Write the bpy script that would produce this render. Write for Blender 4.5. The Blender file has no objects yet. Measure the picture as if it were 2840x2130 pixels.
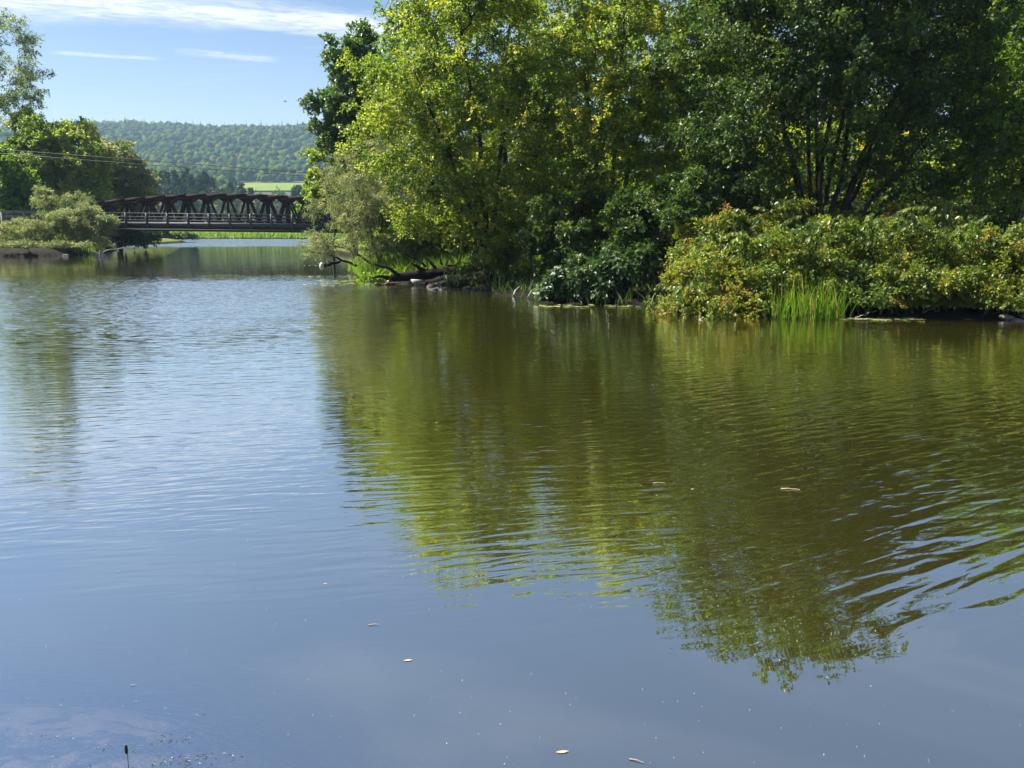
import bpy, bmesh, math, random
import numpy as np
from mathutils import Vector, Matrix

C = bpy.context.scene
COL = C.collection
R = math.radians

# ------------------------------------------------------------------ camera, sky, sun, exposure
FPX, PITCH, EYE = 2145.0, R(11.2), 2.2          # focal length in photo pixels, tilt down, eye height above the water
cam = bpy.data.cameras.new('camera'); cam.sensor_width = 36.0; cam.lens = 36.0 * FPX / 2840.0
cam.clip_start = 0.1; cam.clip_end = 12000.0
camo = bpy.data.objects.new('camera', cam); COL.objects.link(camo)
camo.location = (0, 0, EYE); camo.rotation_euler = (R(90) - PITCH, 0, 0)
C.camera = camo

SUN_AZ, SUN_EL = R(-70), R(51)                   # azimuth from the view direction (negative: to the left), elevation
SUN_DIR = Vector((math.sin(SUN_AZ) * math.cos(SUN_EL), math.cos(SUN_AZ) * math.cos(SUN_EL), math.sin(SUN_EL)))
SUN_STRENGTH, SKY_STRENGTH = 5.0, 0.05
sl = bpy.data.lights.new('sun', 'SUN'); sl.energy = SUN_STRENGTH; sl.angle = R(0.53); sl.color = (1.0, 0.96, 0.88)
so = bpy.data.objects.new('sun', sl); COL.objects.link(so)
so.rotation_euler = SUN_DIR.to_track_quat('Z', 'Y').to_euler(); so.location = (0, 0, 60)

C.view_settings.view_transform = 'Standard'; C.view_settings.look = 'None'
C.view_settings.exposure = 1.52; C.view_settings.gamma = 1.0; C.view_settings.use_curve_mapping = False
C.cycles.max_bounces = 8; C.cycles.diffuse_bounces = 6; C.cycles.glossy_bounces = 3
C.cycles.transmission_bounces = 4; C.cycles.transparent_max_bounces = 6; C.cycles.volume_bounces = 0
C.cycles.caustics_reflective = False; C.cycles.caustics_refractive = False
C.cycles.sample_clamp_indirect = 6.0
C.cycles.use_denoising = True


class NT:
    """short hand for building node trees"""
    def __init__(s, tree): s.t = tree; s.n = tree.nodes; s.l = tree.links
    def new(s, typ, **kw):
        n = s.n.new(typ)
        for k, v in kw.items(): setattr(n, k, v)
        return n
    def put(s, sock, v):
        if isinstance(v, bpy.types.NodeSocket): s.l.new(v, sock)
        elif v is not None:
            try: sock.default_value = v
            except Exception: sock.default_value = tuple(v) + (1.0,)
    def math(s, op, a, b=None, c=None, clamp=False):
        n = s.new('ShaderNodeMath', operation=op); n.use_clamp = clamp
        s.put(n.inputs[0], a)
        if b is not None: s.put(n.inputs[1], b)
        if c is not None: s.put(n.inputs[2], c)
        return n.outputs[0]
    def vec(s, op, a, b=None, scale=None):
        n = s.new('ShaderNodeVectorMath', operation=op); s.put(n.inputs[0], a)
        if b is not None: s.put(n.inputs[1], b)
        if scale is not None: s.put(n.inputs['Scale'], scale)
        return n.outputs['Value'] if op in ('LENGTH', 'DOT_PRODUCT', 'DISTANCE') else n.outputs['Vector']
    def sep(s, v):
        n = s.new('ShaderNodeSeparateXYZ'); s.put(n.inputs[0], v); return n.outputs
    def comb(s, x, y, z):
        n = s.new('ShaderNodeCombineXYZ'); s.put(n.inputs[0], x); s.put(n.inputs[1], y); s.put(n.inputs[2], z); return n.outputs[0]
    def noise(s, v, scale, detail=2.0, rough=0.5, dist=0.0, out=0, dim='3D'):
        n = s.new('ShaderNodeTexNoise'); n.noise_dimensions = dim
        s.put(n.inputs['Vector'], v); s.put(n.inputs['Scale'], scale); s.put(n.inputs['Detail'], detail)
        s.put(n.inputs['Roughness'], rough); s.put(n.inputs['Distortion'], dist)
        return n.outputs[out]
    def smooth(s, x, a, b, lo=0.0, hi=1.0):
        n = s.new('ShaderNodeMapRange', interpolation_type='SMOOTHSTEP')
        s.put(n.inputs[0], x); s.put(n.inputs[1], a); s.put(n.inputs[2], b); s.put(n.inputs[3], lo); s.put(n.inputs[4], hi)
        return n.outputs[0]
    def ramp(s, x, stops):
        n = s.new('ShaderNodeValToRGB'); e = n.color_ramp.elements
        while len(e) < len(stops): e.new(0.5)
        for el, (p, c) in zip(e, stops): el.position = p; el.color = tuple(c) + (1.0,)
        s.put(n.inputs[0], x); return n.outputs[0]
    def mix(s, f, a, b, blend='MIX'):
        n = s.new('ShaderNodeMix', data_type='RGBA', blend_type=blend)
        s.put(n.inputs[0], f); s.put(n.inputs[6], a); s.put(n.inputs[7], b); return n.outputs[2]


def ray(px, py):
    u = (px - 1420) / FPX; v = (1065 - py) / FPX
    return Vector((u, math.cos(PITCH) + v * math.sin(PITCH), -math.sin(PITCH) + v * math.cos(PITCH)))
def G(px, py, z=0.0):
    d = ray(px, py); t = (z - EYE) / d.z; return Vector((d.x * t, d.y * t, z))
def P(px, py, Y):
    d = ray(px, py); t = Y / d.y; return Vector((d.x * t, Y, EYE + d.z * t))

# ---- world: clear sky with thin high cirrus on a cloud plane
W = bpy.data.worlds.new('World'); C.world = W; W.use_nodes = True
w = NT(W.node_tree); w.n.clear()
sky = w.new('ShaderNodeTexSky', sky_type='NISHITA')
sky.sun_disc = False; sky.sun_elevation = SUN_EL; sky.sun_rotation = SUN_AZ
sky.altitude = 200; sky.air_density = 1.0; sky.dust_density = 0.3; sky.ozone_density = 0.45
tc = w.new('ShaderNodeTexCoord'); d_ = w.sep(tc.outputs['Generated'])
zc = w.math('MAXIMUM', d_[2], 0.02)
pl = w.comb(w.math('DIVIDE', d_[0], zc), w.math('DIVIDE', d_[1], zc), 0.0)   # point on a plane one unit up
def cloud_xy(px, py):
    r = ray(px, py); return np.array([r.x / r.z, r.y / r.z])
def streak(pa, pb, width, seed, fade=0.12, gain=1.0, wob=0.5):
    a, b = cloud_xy(*pa), cloud_xy(*pb); ax = b - a; L = np.linalg.norm(ax); ax /= L; nx = np.array([-ax[1], ax[0]])
    off = w.vec('SUBTRACT', pl, (a[0], a[1], 0))
    al = w.math('DIVIDE', w.vec('DOT_PRODUCT', off, (ax[0], ax[1], 0)), L)
    ac = w.vec('DOT_PRODUCT', off, (nx[0], nx[1], 0))
    nv = w.comb(w.math('MULTIPLY', al, L), w.math('MULTIPLY', ac, 2.2), seed)
    ac2 = w.math('ADD', ac, w.math('MULTIPLY', w.math('SUBTRACT', w.noise(nv, 2.6, 5, 0.6), 0.5), 1.6 * width))
    across = w.smooth(w.math('ABSOLUTE', ac2), width * 0.0, width * 1.25, 1.0, 0.0)
    along = w.math('MULTIPLY', w.smooth(al, -fade, fade), w.smooth(al, 1.0 - fade, 1.0 + fade, 1.0, 0.0))
    tex = w.smooth(w.math('ADD', w.math('MULTIPLY', w.noise(nv, 5.0, 7, 0.66, 0.9), 0.7), w.math('MULTIPLY', w.noise(nv, 16.0, 5, 0.65, 0.6), 0.3)), 0.34, 0.62)
    tex = w.math('ADD', 0.25, w.math('MULTIPLY', tex, 0.75))
    return w.math('MULTIPLY', w.math('MULTIPLY', across, along), w.math('MULTIPLY', tex, gain))
s1 = streak((-150, -22), (1350, 96), 0.30, 1.0, 0.10, 1.35)
s2 = streak((150, 146), (440, 164), 0.085, 4.0, 0.16, 0.75)
s3 = streak((500, 141), (760, 168), 0.12, 7.0, 0.16, 0.6)
s4 = streak((120, 268), (760, 205), 0.35, 9.0, 0.25, 0.20)
rot = w.new('ShaderNodeVectorRotate', rotation_type='Z_AXIS'); w.put(rot.inputs['Vector'], pl); rot.inputs['Angle'].default_value = R(24)
cv = w.vec('MULTIPLY', rot.outputs[0], (0.55, 1.7, 1.0))
veil = w.math('MULTIPLY', w.smooth(w.noise(cv, 0.9, 5, 0.55, 0.5), 0.46, 0.82), 0.24)
s5 = streak((-420, -75), (640, -40), 0.75, 13.0, 0.22, 0.62)
s6 = streak((-200, 40), (330, 20), 0.30, 17.0, 0.3, 0.7)
low = w.smooth(d_[2], 0.03, 0.26, 0.30, 0.0)                                   # thin milky layer, thicker along the slant path near the horizon
cl = s1
for k in (s2, s3, s4, s5, s6, veil): cl = w.math('MAXIMUM', cl, k)
cl = w.math('MAXIMUM', cl, low, clamp=True)
skyc = w.vec('MULTIPLY', sky.outputs[0], (0.77, 0.84, 0.93))
cloudc = w.new('ShaderNodeRGB'); cloudc.outputs[0].default_value = (7.4, 7.7, 8.1, 1)
mixed = w.mix(cl, skyc, cloudc.outputs[0])
bg = w.new('ShaderNodeBackground'); w.put(bg.inputs[0], mixed); bg.inputs[1].default_value = SKY_STRENGTH
w.l.new(bg.outputs[0], w.new('ShaderNodeOutputWorld').inputs[0])

# ------------------------------------------------------------------ small helpers
def tag(o, label=None, cat=None, group=None, kind=None):
    if label: o['label'] = label
    if cat: o['category'] = cat
    if group: o['group'] = group
    if kind: o['kind'] = kind
    return o
def empty(name, loc, rotz=0.0):
    o = bpy.data.objects.new(name, None); o.empty_display_size = 0.2; COL.objects.link(o)
    o.location = loc; o.rotation_euler = (0, 0, rotz); return o
def link(name, me, parent=None, loc=None, mat=None):
    o = bpy.data.objects.new(name, me); COL.objects.link(o)
    if mat: me.materials.clear(); me.materials.append(mat)
    if parent: o.parent = parent
    if loc is not None: o.location = loc
    return o
def mesh_np(name, v, faces_flat, sizes, mat=None, smooth=False, attrs=None):
    me = bpy.data.meshes.new(name); v = np.asarray(v, dtype=np.float32)
    me.vertices.add(len(v)); me.vertices.foreach_set('co', v.ravel())
    faces_flat = np.asarray(faces_flat, dtype=np.int32).ravel(); me.loops.add(len(faces_flat)); me.loops.foreach_set('vertex_index', faces_flat)
    n = len(faces_flat) // sizes if np.isscalar(sizes) else len(sizes)
    tot = np.full(n, sizes, dtype=np.int32) if np.isscalar(sizes) else np.asarray(sizes, dtype=np.int32)
    st = np.concatenate([[0], np.cumsum(tot)[:-1]]).astype(np.int32)
    me.polygons.add(n); me.polygons.foreach_set('loop_start', st); me.polygons.foreach_set('loop_total', tot)
    if smooth: me.polygons.foreach_set('use_smooth', np.ones(n, dtype=bool))
    for k, (dom, arr) in (attrs or {}).items():
        a = me.attributes.new(k, 'FLOAT', dom); a.data.foreach_set('value', np.asarray(arr, dtype=np.float32))
    me.update(calc_edges=True); me.validate()
    if mat: me.materials.append(mat)
    return me
def copy_tree(o, parent=None):
    c = o.copy(); COL.objects.link(c)
    if parent: c.parent = parent
    for ch in o.children: copy_tree(ch, c)
    return c
def unit(a): return a / np.maximum(np.linalg.norm(a, axis=-1, keepdims=True), 1e-9)
def wob(x, y, s=1.0, seed=0):
    r = random.Random(seed); o = 0
    for k in range(6):
        a = r.uniform(0, 6.28); f = s * (0.5 + 0.55 * k); o = o + np.sin((x * math.cos(a) + y * math.sin(a)) * f + r.uniform(0, 6.28)) / (1 + 0.6 * k)
    return o / 2.6

# ------------------------------------------------------------------ materials
def material(name):
    m = bpy.data.materials.new(name); m.use_nodes = True; t = NT(m.node_tree); t.n.clear()
    return m, t, t.new('ShaderNodeOutputMaterial')
def leaf_material(name, stops, trans=0.42, tint=(1.55, 1.65, 0.7), rough=0.42, spec=0.45, patch=0.0, gain=1.6):
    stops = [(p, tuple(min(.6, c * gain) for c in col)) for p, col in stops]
    m, t, out = material(name)
    at = t.new('ShaderNodeAttribute', attribute_name='tint').outputs['Fac']
    oi = t.new('ShaderNodeObjectInfo').outputs['Random']
    x = t.math('ADD', at, t.math('MULTIPLY', t.math('SUBTRACT', oi, 0.5), 0.16))
    if patch:
        g = t.new('ShaderNodeNewGeometry'); x = t.math('ADD', x, t.math('MULTIPLY', t.math('SUBTRACT', t.noise(g.outputs['Position'], 0.9, 3), 0.5), patch))
    col = t.ramp(x, stops)
    b = t.new('ShaderNodeBsdfPrincipled'); t.put(b.inputs['Base Color'], col); b.inputs['Roughness'].default_value = rough
    b.inputs['Specular IOR Level'].default_value = spec
    tr = t.new('ShaderNodeBsdfTranslucent'); t.put(tr.inputs[0], t.mix(1.0, col, tint, 'MULTIPLY'))
    mx = t.new('ShaderNodeMixShader'); mx.inputs[0].default_value = trans
    t.l.new(b.outputs[0], mx.inputs[1]); t.l.new(tr.outputs[0], mx.inputs[2]); t.l.new(mx.outputs[0], out.inputs[0])
    return m
def rough_material(name, c1, c2, scale=6.0, rough=0.85, bump=0.3, spec=0.3, stretch=(1, 1, 1), detail=5, world=False, c3=None):
    m, t, out = material(name)
    v = t.new('ShaderNodeNewGeometry').outputs['Position'] if world else t.new('ShaderNodeTexCoord').outputs['Object']
    v = t.vec('MULTIPLY', v, stretch)
    n = t.noise(v, scale, detail, 0.6)
    col = t.ramp(n, [(0.3, c1), (0.68, c2)])
    if c3: col = t.mix(t.smooth(t.noise(v, scale * 0.37, 4), 0.5, 0.66), col, c3)
    b = t.new('ShaderNodeBsdfPrincipled'); t.put(b.inputs['Base Color'], col); b.inputs['Roughness'].default_value = rough
    b.inputs['Specular IOR Level'].default_value = spec
    if bump:
        bp = t.new('ShaderNodeBump'); bp.inputs['Strength'].default_value = bump; bp.inputs['Distance'].default_value = 0.02
        t.put(bp.inputs['Height'], n); t.l.new(bp.outputs[0], b.inputs['Normal'])
    t.l.new(b.outputs[0], out.inputs[0]); return m

M = {}
M['maple'] = leaf_material('maple_leaf', [(0.0, (.030, .058, .009)), (0.4, (.070, .100, .012)), (0.75, (.132, .150, .015)), (1.0, (.20, .185, .02))], 0.5, tint=(1.5, 1.55, 0.7), gain=2.4)
M['maple2'] = leaf_material('yellowing_maple_leaf', [(0.0, (.034, .060, .009)), (0.4, (.078, .102, .012)), (0.75, (.146, .152, .015)), (1.0, (.21, .16, .03))], 0.5, tint=(1.5, 1.55, 0.7), gain=2.8)
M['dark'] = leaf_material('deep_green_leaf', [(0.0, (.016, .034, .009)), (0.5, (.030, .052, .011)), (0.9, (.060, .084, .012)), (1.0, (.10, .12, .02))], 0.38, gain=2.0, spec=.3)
M['cotton'] = leaf_material('cottonwood_leaf', [(0.0, (.022, .044, .016)), (0.5, (.038, .064, .020)), (1.0, (.085, .105, .026))], 0.36, rough=0.34, gain=2.6)
M['willow'] = leaf_material('willow_leaf', [(0.0, (.065, .092, .030)), (0.5, (.118, .138, .050)), (0.85, (.195, .205, .092)), (1.0, (.24, .215, .09))], 0.38, tint=(1.3, 1.4, 0.9), rough=0.5, gain=1.7)
M['knot'] = leaf_material('knotweed_leaf', [(0.0, (.026, .052, .009)), (0.38, (.064, .094, .011)), (0.76, (.136, .145, .016)), (0.95, (.178, .130, .022)), (1.0, (.16, .072, .024))], 0.46, tint=(1.4, 1.5, 0.7), rough=0.40, spec=0.4, patch=0.85, gain=1.9)
M['glossy'] = leaf_material('glossy_bank_leaf', [(0.0, (.018, .040, .014)), (0.6, (.034, .064, .018)), (1.0, (.075, .10, .03))], 0.25, rough=0.48, spec=0.45)
M['left'] = leaf_material('far_bank_leaf', [(0.0, (.032, .056, .012)), (0.5, (.075, .098, .018)), (1.0, (.150, .155, .028))], 0.5, gain=2.5)
M['bright'] = leaf_material('bright_sapling_leaf', [(0.0, (.040, .085, .010)), (0.5, (.075, .125, .012)), (1.0, (.13, .17, .02))], 0.5)
M['feather'] = leaf_material('feathery_leaf', [(0.0, (.050, .070, .030)), (0.6, (.080, .098, .044)), (1.0, (.12, .13, .06))], 0.42, gain=2.3)
M['pine'] = leaf_material('pine_needles', [(0.0, (.016, .034, .020)), (0.6, (.030, .052, .026)), (1.0, (.055, .075, .034))], 0.15, spec=0.05, rough=.7)
M['wood'] = leaf_material('far_wood_leaf', [(0.0, (.026, .048, .018)), (0.5, (.048, .072, .022)), (0.85, (.085, .100, .030)), (1.0, (.12, .105, .035))], 0.15, spec=0.2)
M['hillwood'] = leaf_material('hill_wood_leaf', [(0.0, (.014, .034, .010)), (0.4, (.034, .064, .013)), (0.8, (.080, .104, .020)), (1.0, (.13, .112, .030))], 0.0, spec=0.0, rough=1.0, gain=1.15)
M['hillpine'] = leaf_material('hill_pine_needles', [(0.0, (.018, .034, .018)), (1.0, (.045, .062, .026))], 0.0, spec=0.0, rough=1.0, gain=1.0)
M['iris'] = leaf_material('iris_blade', [(0.0, (.040, .095, .008)), (0.5, (.070, .140, .010)), (0.85, (.12, .18, .014)), (1.0, (.24, .19, .06))], 0.5, rough=0.4, spec=.3, gain=1.45)
M['grass'] = leaf_material('grass_blade', [(0.0, (.050, .095, .010)), (0.6, (.095, .150, .014)), (1.0, (.18, .19, .03))], 0.45)
M['bark'] = rough_material('bark', (.018, .014, .010), (.055, .044, .034), 9, 0.9, 0.6, stretch=(1, 1, .25))
M['palebark'] = rough_material('pale_bark', (.05, .045, .036), (.14, .125, .10), 9, 0.9, 0.5, stretch=(1, 1, .25))
M['drift'] = rough_material('bleached_driftwood', (.22, .19, .15), (.46, .42, .36), 12, 0.8, 0.4, stretch=(1, 1, .3))
M['wet'] = rough_material('wet_black_wood', (.006, .005, .004), (.022, .017, .013), 7, 0.85, 0.6, spec=0.08, stretch=(.3, 1, 1))
M['redwood'] = rough_material('reddish_branch', (.06, .030, .020), (.13, .07, .05), 8, 0.6, 0.3)
M['rust'] = rough_material('weathering_steel', (.018, .0078, .006), (.036, .0140, .0100), 1.6, 0.8, 0.15, spec=0.15, c3=(.022, .009, .007))
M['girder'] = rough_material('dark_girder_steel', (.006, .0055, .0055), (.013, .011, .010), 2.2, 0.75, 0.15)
M['rail'] = rough_material('weathered_grey_rail', (.011, .014, .019), (.021, .026, .033), 2.5, 0.6, 0.15, spec=0.4)
M['plank'] = rough_material('deck_plank', (.12, .10, .075), (.24, .20, .15), 3.0, 0.85, 0.2, stretch=(.3, 3, 1))
M['concrete'] = rough_material('old_concrete', (.16, .15, .135), (.30, .285, .26), 2.0, 0.9, 0.3)
M['railwood'] = rough_material('grey_timber', (.17, .165, .15), (.31, .30, .275), 4.0, 0.85, 0.3, stretch=(.3, 1, 1))
M['stone'] = rough_material('bank_stone', (.14, .125, .105), (.36, .33, .28), 5.0, 0.85, 0.5)
M['wetstone'] = rough_material('wet_dark_stone', (.02, .018, .015), (.07, .06, .05), 5.0, 0.7, 0.5)
M['mud'] = rough_material('silt', (.05, .042, .030), (.12, .10, .07), 3.0, 0.9, 0.3)
M['weed'] = leaf_material('water_weed', [(0.0, (.030, .036, .040)), (0.5, (.090, .085, .070)), (0.8, (.16, .15, .08)), (1.0, (.42, .38, .30))], 0.1, rough=0.35, gain=1.0)
M['lily'] = leaf_material('lily_pad', [(0.0, (.10, .13, .04)), (0.6, (.19, .21, .09)), (1.0, (.33, .28, .14))], 0.15, rough=0.3, spec=0.6)
M['deadleaf'] = rough_material('dead_leaf', (.30, .22, .13), (.55, .44, .30), 20, 0.6, 0.1)
M['speck'] = rough_material('seed_fluff', (.6, .6, .57), (.8, .8, .78), 20, 0.7, 0.0)
M['wire'] = rough_material('cable', (.02, .02, .021), (.03, .03, .03), 3, 0.5, 0.0)
M['red'] = rough_material('red_plastic', (.50, .045, .03), (.60, .07, .04), 3, 0.35, 0.0, spec=0.5)
M['cloth'] = rough_material('orange_vest', (.45, .10, .03), (.55, .14, .05), 9, 0.9, 0.0)
M['white'] = rough_material('white_paint', (.70, .70, .68), (.80, .80, .78), 5, 0.5, 0.0)
M['skin'] = rough_material('skin_tone', (.36, .20, .13), (.42, .25, .17), 9, 0.6, 0.0)
M['black'] = rough_material('black_feather', (.02, .02, .022), (.035, .035, .035), 20, 0.6, 0.0)
M['cattail'] = rough_material('cattail_spike', (.020, .012, .007), (.05, .032, .018), 60, 0.9, 0.3)
M['floor'] = rough_material('hill_floor', (.030, .040, .018), (.055, .065, .026), 0.06, 0.95, 0.0, world=True)
M['field'] = rough_material('mown_field', (.085, .150, .006), (.120, .180, .008), 0.02, 0.95, 0.0, world=True, c3=(.135, .180, .015))

# ground: mud by the waterline, leaf litter on the near banks, meadow grass on the open ground
m, t, out = material('bank_ground')
geo = t.new('ShaderNodeNewGeometry'); pos = geo.outputs['Position']; xyz = t.sep(pos)
n1 = t.noise(pos, 1.7, 5, 0.6); n2 = t.noise(pos, 0.12, 4)
litter = t.ramp(n1, [(0.3, (.009, .008, .005)), (0.7, (.034, .027, .017))])
mead = t.ramp(t.noise(pos, 0.45, 5, 0.65), [(0.28, (.075, .115, .018)), (0.5, (.125, .165, .024)), (0.72, (.19, .19, .04))])
open_ = t.math('MULTIPLY', t.smooth(t.math('ADD', xyz[1], t.math('MULTIPLY', n2, 6)), 33, 39), t.math('MAXIMUM', t.smooth(xyz[0], -40, -25), t.smooth(xyz[1], 70, 77)))
gcol = t.mix(open_, litter, mead)
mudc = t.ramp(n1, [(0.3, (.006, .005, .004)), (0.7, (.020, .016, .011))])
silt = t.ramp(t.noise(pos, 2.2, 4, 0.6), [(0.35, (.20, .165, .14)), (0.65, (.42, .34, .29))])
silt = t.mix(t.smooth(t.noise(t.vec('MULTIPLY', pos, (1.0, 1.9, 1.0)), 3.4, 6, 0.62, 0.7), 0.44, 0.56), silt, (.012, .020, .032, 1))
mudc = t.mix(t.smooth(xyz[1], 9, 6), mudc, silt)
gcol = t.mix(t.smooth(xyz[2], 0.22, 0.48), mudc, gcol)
b = t.new('ShaderNodeBsdfPrincipled'); t.put(b.inputs['Base Color'], gcol); b.inputs['Roughness'].default_value = 0.95; b.inputs['Specular IOR Level'].default_value = 0.08
bp = t.new('ShaderNodeBump'); bp.inputs['Strength'].default_value = 0.6; bp.inputs['Distance'].default_value = 0.08
t.put(bp.inputs['Height'], n1); t.l.new(bp.outputs[0], b.inputs['Normal']); t.l.new(b.outputs[0], out.inputs[0]); M['ground'] = m

# water: mirror over olive murk, clear only in the shallows; wind patches rule how ruffled it is
m, t, out = material('pond_water')
geo = t.new('ShaderNodeNewGeometry'); pos = geo.outputs['Position']; X, Y, Z = t.sep(pos)
flat = t.comb(X, Y, 0.0)
edge = t.math('SUBTRACT', t.noise(t.vec('MULTIPLY', flat, (0.10, 0.22, 1)), 1.0, 4, 0.6), 0.5)
Yd = t.math('MULTIPLY', Y, t.math('ADD', 1.0, t.math('MULTIPLY', edge, 0.5)))
# far ruffled patch beyond the bridge, calm mirror round the bridge, ruffled middle of the pond, calm near the camera
far = t.smooth(t.math('ADD', Y, t.math('MULTIPLY', edge, 26)), 110, 114)
lanes = t.smooth(t.noise(t.vec('MULTIPLY', flat, (0.012, 0.30, 1)), 1.0, 3, 0.6), 0.60, 0.66)
lanes = t.math('MULTIPLY', lanes, t.math('MULTIPLY', t.smooth(Y, 70, 85), 0.8))
mid = t.math('MULTIPLY', t.smooth(Yd, 12, 21), t.smooth(t.math('ADD', Y, t.math('MULTIPLY', edge, 9)), 33, 41, 1.0, 0.0))
mid = t.math('MULTIPLY', mid, t.smooth(t.math('ADD', X, t.math('MULTIPLY', edge, 6)), -2.5, -7.5, 0.13, 1.0))
fine = t.math('ADD', t.math('MULTIPLY', mid, 0.46), t.math('MULTIPLY', t.smooth(Yd, 6.5, 12), 0.022))
fine = t.math('ADD', fine, t.math('MULTIPLY', t.math('MAXIMUM', far, lanes), 0.45))
fine = t.math('ADD', fine, 0.0022)
nv = t.vec('MULTIPLY', flat, (3.2, 9.0, 1.0))
nc = t.noise(nv, 1.0, 3, 0.6, 0.4, out=1)
pert = t.vec('SUBTRACT', nc, (0.5, 0.5, 0.5))
px_, py_, pz_ = t.sep(pert)
ruff = t.math('MAXIMUM', t.math('MAXIMUM', far, lanes), t.math('MULTIPLY', mid, 0.75), clamp=True)     # ruffled normals are all tilted to the near side to mirror brighter sky
py_ = t.math('ADD', t.math('MULTIPLY', py_, t.math('SUBTRACT', 1.0, ruff)), t.math('MULTIPLY', t.math('ABSOLUTE', py_), t.math('MULTIPLY', ruff, -1.0)))
nrm = t.vec('NORMALIZE', t.comb(t.math('MULTIPLY', t.math('MULTIPLY', px_, fine), 0.8), t.math('MULTIPLY', py_, t.math('MULTIPLY', fine, 2.2)), 1.0))
# crests one can see: trains of ripples crossing the pond
def train(ang, lx, ly, sc, seed, dist=0.6, detail=2):
    r = t.new('ShaderNodeVectorRotate', rotation_type='Z_AXIS'); t.put(r.inputs['Vector'], flat); r.inputs['Angle'].default_value = R(ang)
    v = t.vec('ADD', t.vec('MULTIPLY', r.outputs[0], (lx, ly, 1)), (seed, seed * 1.7, 0))
    return t.noise(v, sc, detail, 0.45, dist)
h1 = train(-7, 1.3, 8.0, 1.0, 3.1, 0.5, 1)
h2 = train(-17, 2.4, 14.5, 1.0, 8.3, 0.5, 1)
h3 = train(-30, 1.3, 8.0, 1.0, 5.7, 0.4, 1)
h4 = train(5, 0.25, 0.9, 1.0, 1.3, 0.4, 1)
patch = t.smooth(t.noise(flat, 0.35, 2), 0.38, 0.66)
a1 = t.math('MULTIPLY', t.smooth(Yd, 3.3, 6.2), t.smooth(Y, 22, 45, 1.0, 0.25))
a3 = t.math('MULTIPLY', t.smooth(t.math('ADD', X, t.math('MULTIPLY', edge, 3)), 0.4, 3.2), t.math('MULTIPLY', t.smooth(Y, 3.5, 4.8), t.smooth(Y, 9, 14, 1.0, 0.2)))
H = t.math('MULTIPLY', h1, t.math('MULTIPLY', a1, 0.0056))
H = t.math('ADD', H, t.math('MULTIPLY', h2, t.math('MULTIPLY', t.math('MULTIPLY', a1, t.math('ADD', 0.4, patch)), 0.0036)))
H = t.math('ADD', H, t.math('MULTIPLY', h3, t.math('MULTIPLY', a3, 0.0165)))
H = t.math('ADD', H, t.math('MULTIPLY', h4, 0.0048))
H = t.math('ADD', H, t.math('MULTIPLY', t.noise(flat, 3.0, 2, 0.5, 1.2), t.math('MULTIPLY', t.smooth(Y, 4.6, 6.4), 0.0022)))
bp = t.new('ShaderNodeBump'); bp.inputs['Strength'].default_value = 1.0; bp.inputs['Distance'].default_value = 1.0
t.put(bp.inputs['Height'], H); t.put(bp.inputs['Normal'], nrm)
dep = t.new('ShaderNodeAttribute', attribute_name='depth').outputs['Fac']
opac = t.math('SUBTRACT', 1.0, t.math('EXPONENT', t.math('MULTIPLY', dep, -5.0)), clamp=True)
body = t.new('ShaderNodeBsdfDiffuse'); t.put(body.inputs[0], t.ramp(t.noise(flat, 0.25, 3), [(0.3, (.034, .030, .004)), (0.7, (.046, .040, .006))]))
clear = t.new('ShaderNodeBsdfTransparent'); clear.inputs[0].default_value = (0.86, 0.82, 0.72, 1)
mb = t.new('ShaderNodeMixShader'); t.put(mb.inputs[0], opac); t.l.new(clear.outputs[0], mb.inputs[1]); t.l.new(body.outputs[0], mb.inputs[2])
gl = t.new('ShaderNodeBsdfGlossy'); gl.distribution = 'GGX'; gl.inputs['Color'].default_value = (1, 1, 1, 1)
t.put(gl.inputs['Roughness'], t.math('ADD', 0.012, t.math('MULTIPLY', t.math('MAXIMUM', far, t.math('MULTIPLY', mid, 0.35)), 0.10)))
t.l.new(bp.outputs[0], gl.inputs['Normal'])
lw = t.new('ShaderNodeLayerWeight'); lw.inputs['Blend'].default_value = 0.5; t.put(lw.inputs['Normal'], nrm)
refl = t.math('ADD', 0.59, t.math('MULTIPLY', t.math('POWER', lw.outputs['Facing'], 3.5), 0.40), clamp=True)
mw = t.new('ShaderNodeMixShader'); t.put(mw.inputs[0], refl); t.l.new(mb.outputs[0], mw.inputs[1]); t.l.new(gl.outputs[0], mw.inputs[2])
t.l.new(mw.outputs[0], out.inputs[0]); M['water'] = m

# ------------------------------------------------------------------ terrain and water
def poly_sd(poly, x, y):
    """signed distance to a polygon, positive inside"""
    p = np.asarray(poly, dtype=float); n = len(p); d = np.full(x.shape, 1e18); ins = np.zeros(x.shape, bool)
    for i in range(n):
        a, b_ = p[i], p[(i + 1) % n]; e = b_ - a; wx, wy = x - a[0], y - a[1]
        tt = np.clip((wx * e[0] + wy * e[1]) / max(e @ e, 1e-9), 0, 1)
        d = np.minimum(d, (wx - e[0] * tt) ** 2 + (wy - e[1] * tt) ** 2)
        c = ((a[1] <= y) & (b_[1] > y)) | ((b_[1] <= y) & (a[1] > y))
        ins ^= c & (x < a[0] + (y - a[1]) / (b_[1] - a[1] + 1e-12) * e[0])
    return np.sqrt(d) * np.where(ins, 1, -1)
g2 = lambda px, py: tuple(G(px, py)[:2])
RIGHT = [(60, 14.5), (30, 18.5), g2(2840, 889), g2(2600, 886), g2(2330, 880), g2(2100, 872), g2(1830, 852), g2(1650, 845), g2(1500, 838),
         g2(1300, 800), g2(1120, 786), g2(1000, 772), g2(960, 757), g2(985, 742), g2(1000, 728), g2(960, 710), g2(905, 700), g2(890, 690), g2(905, 672),
         (-30, 175), (-10, 240), (700, 240), (700, 14)]
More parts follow.
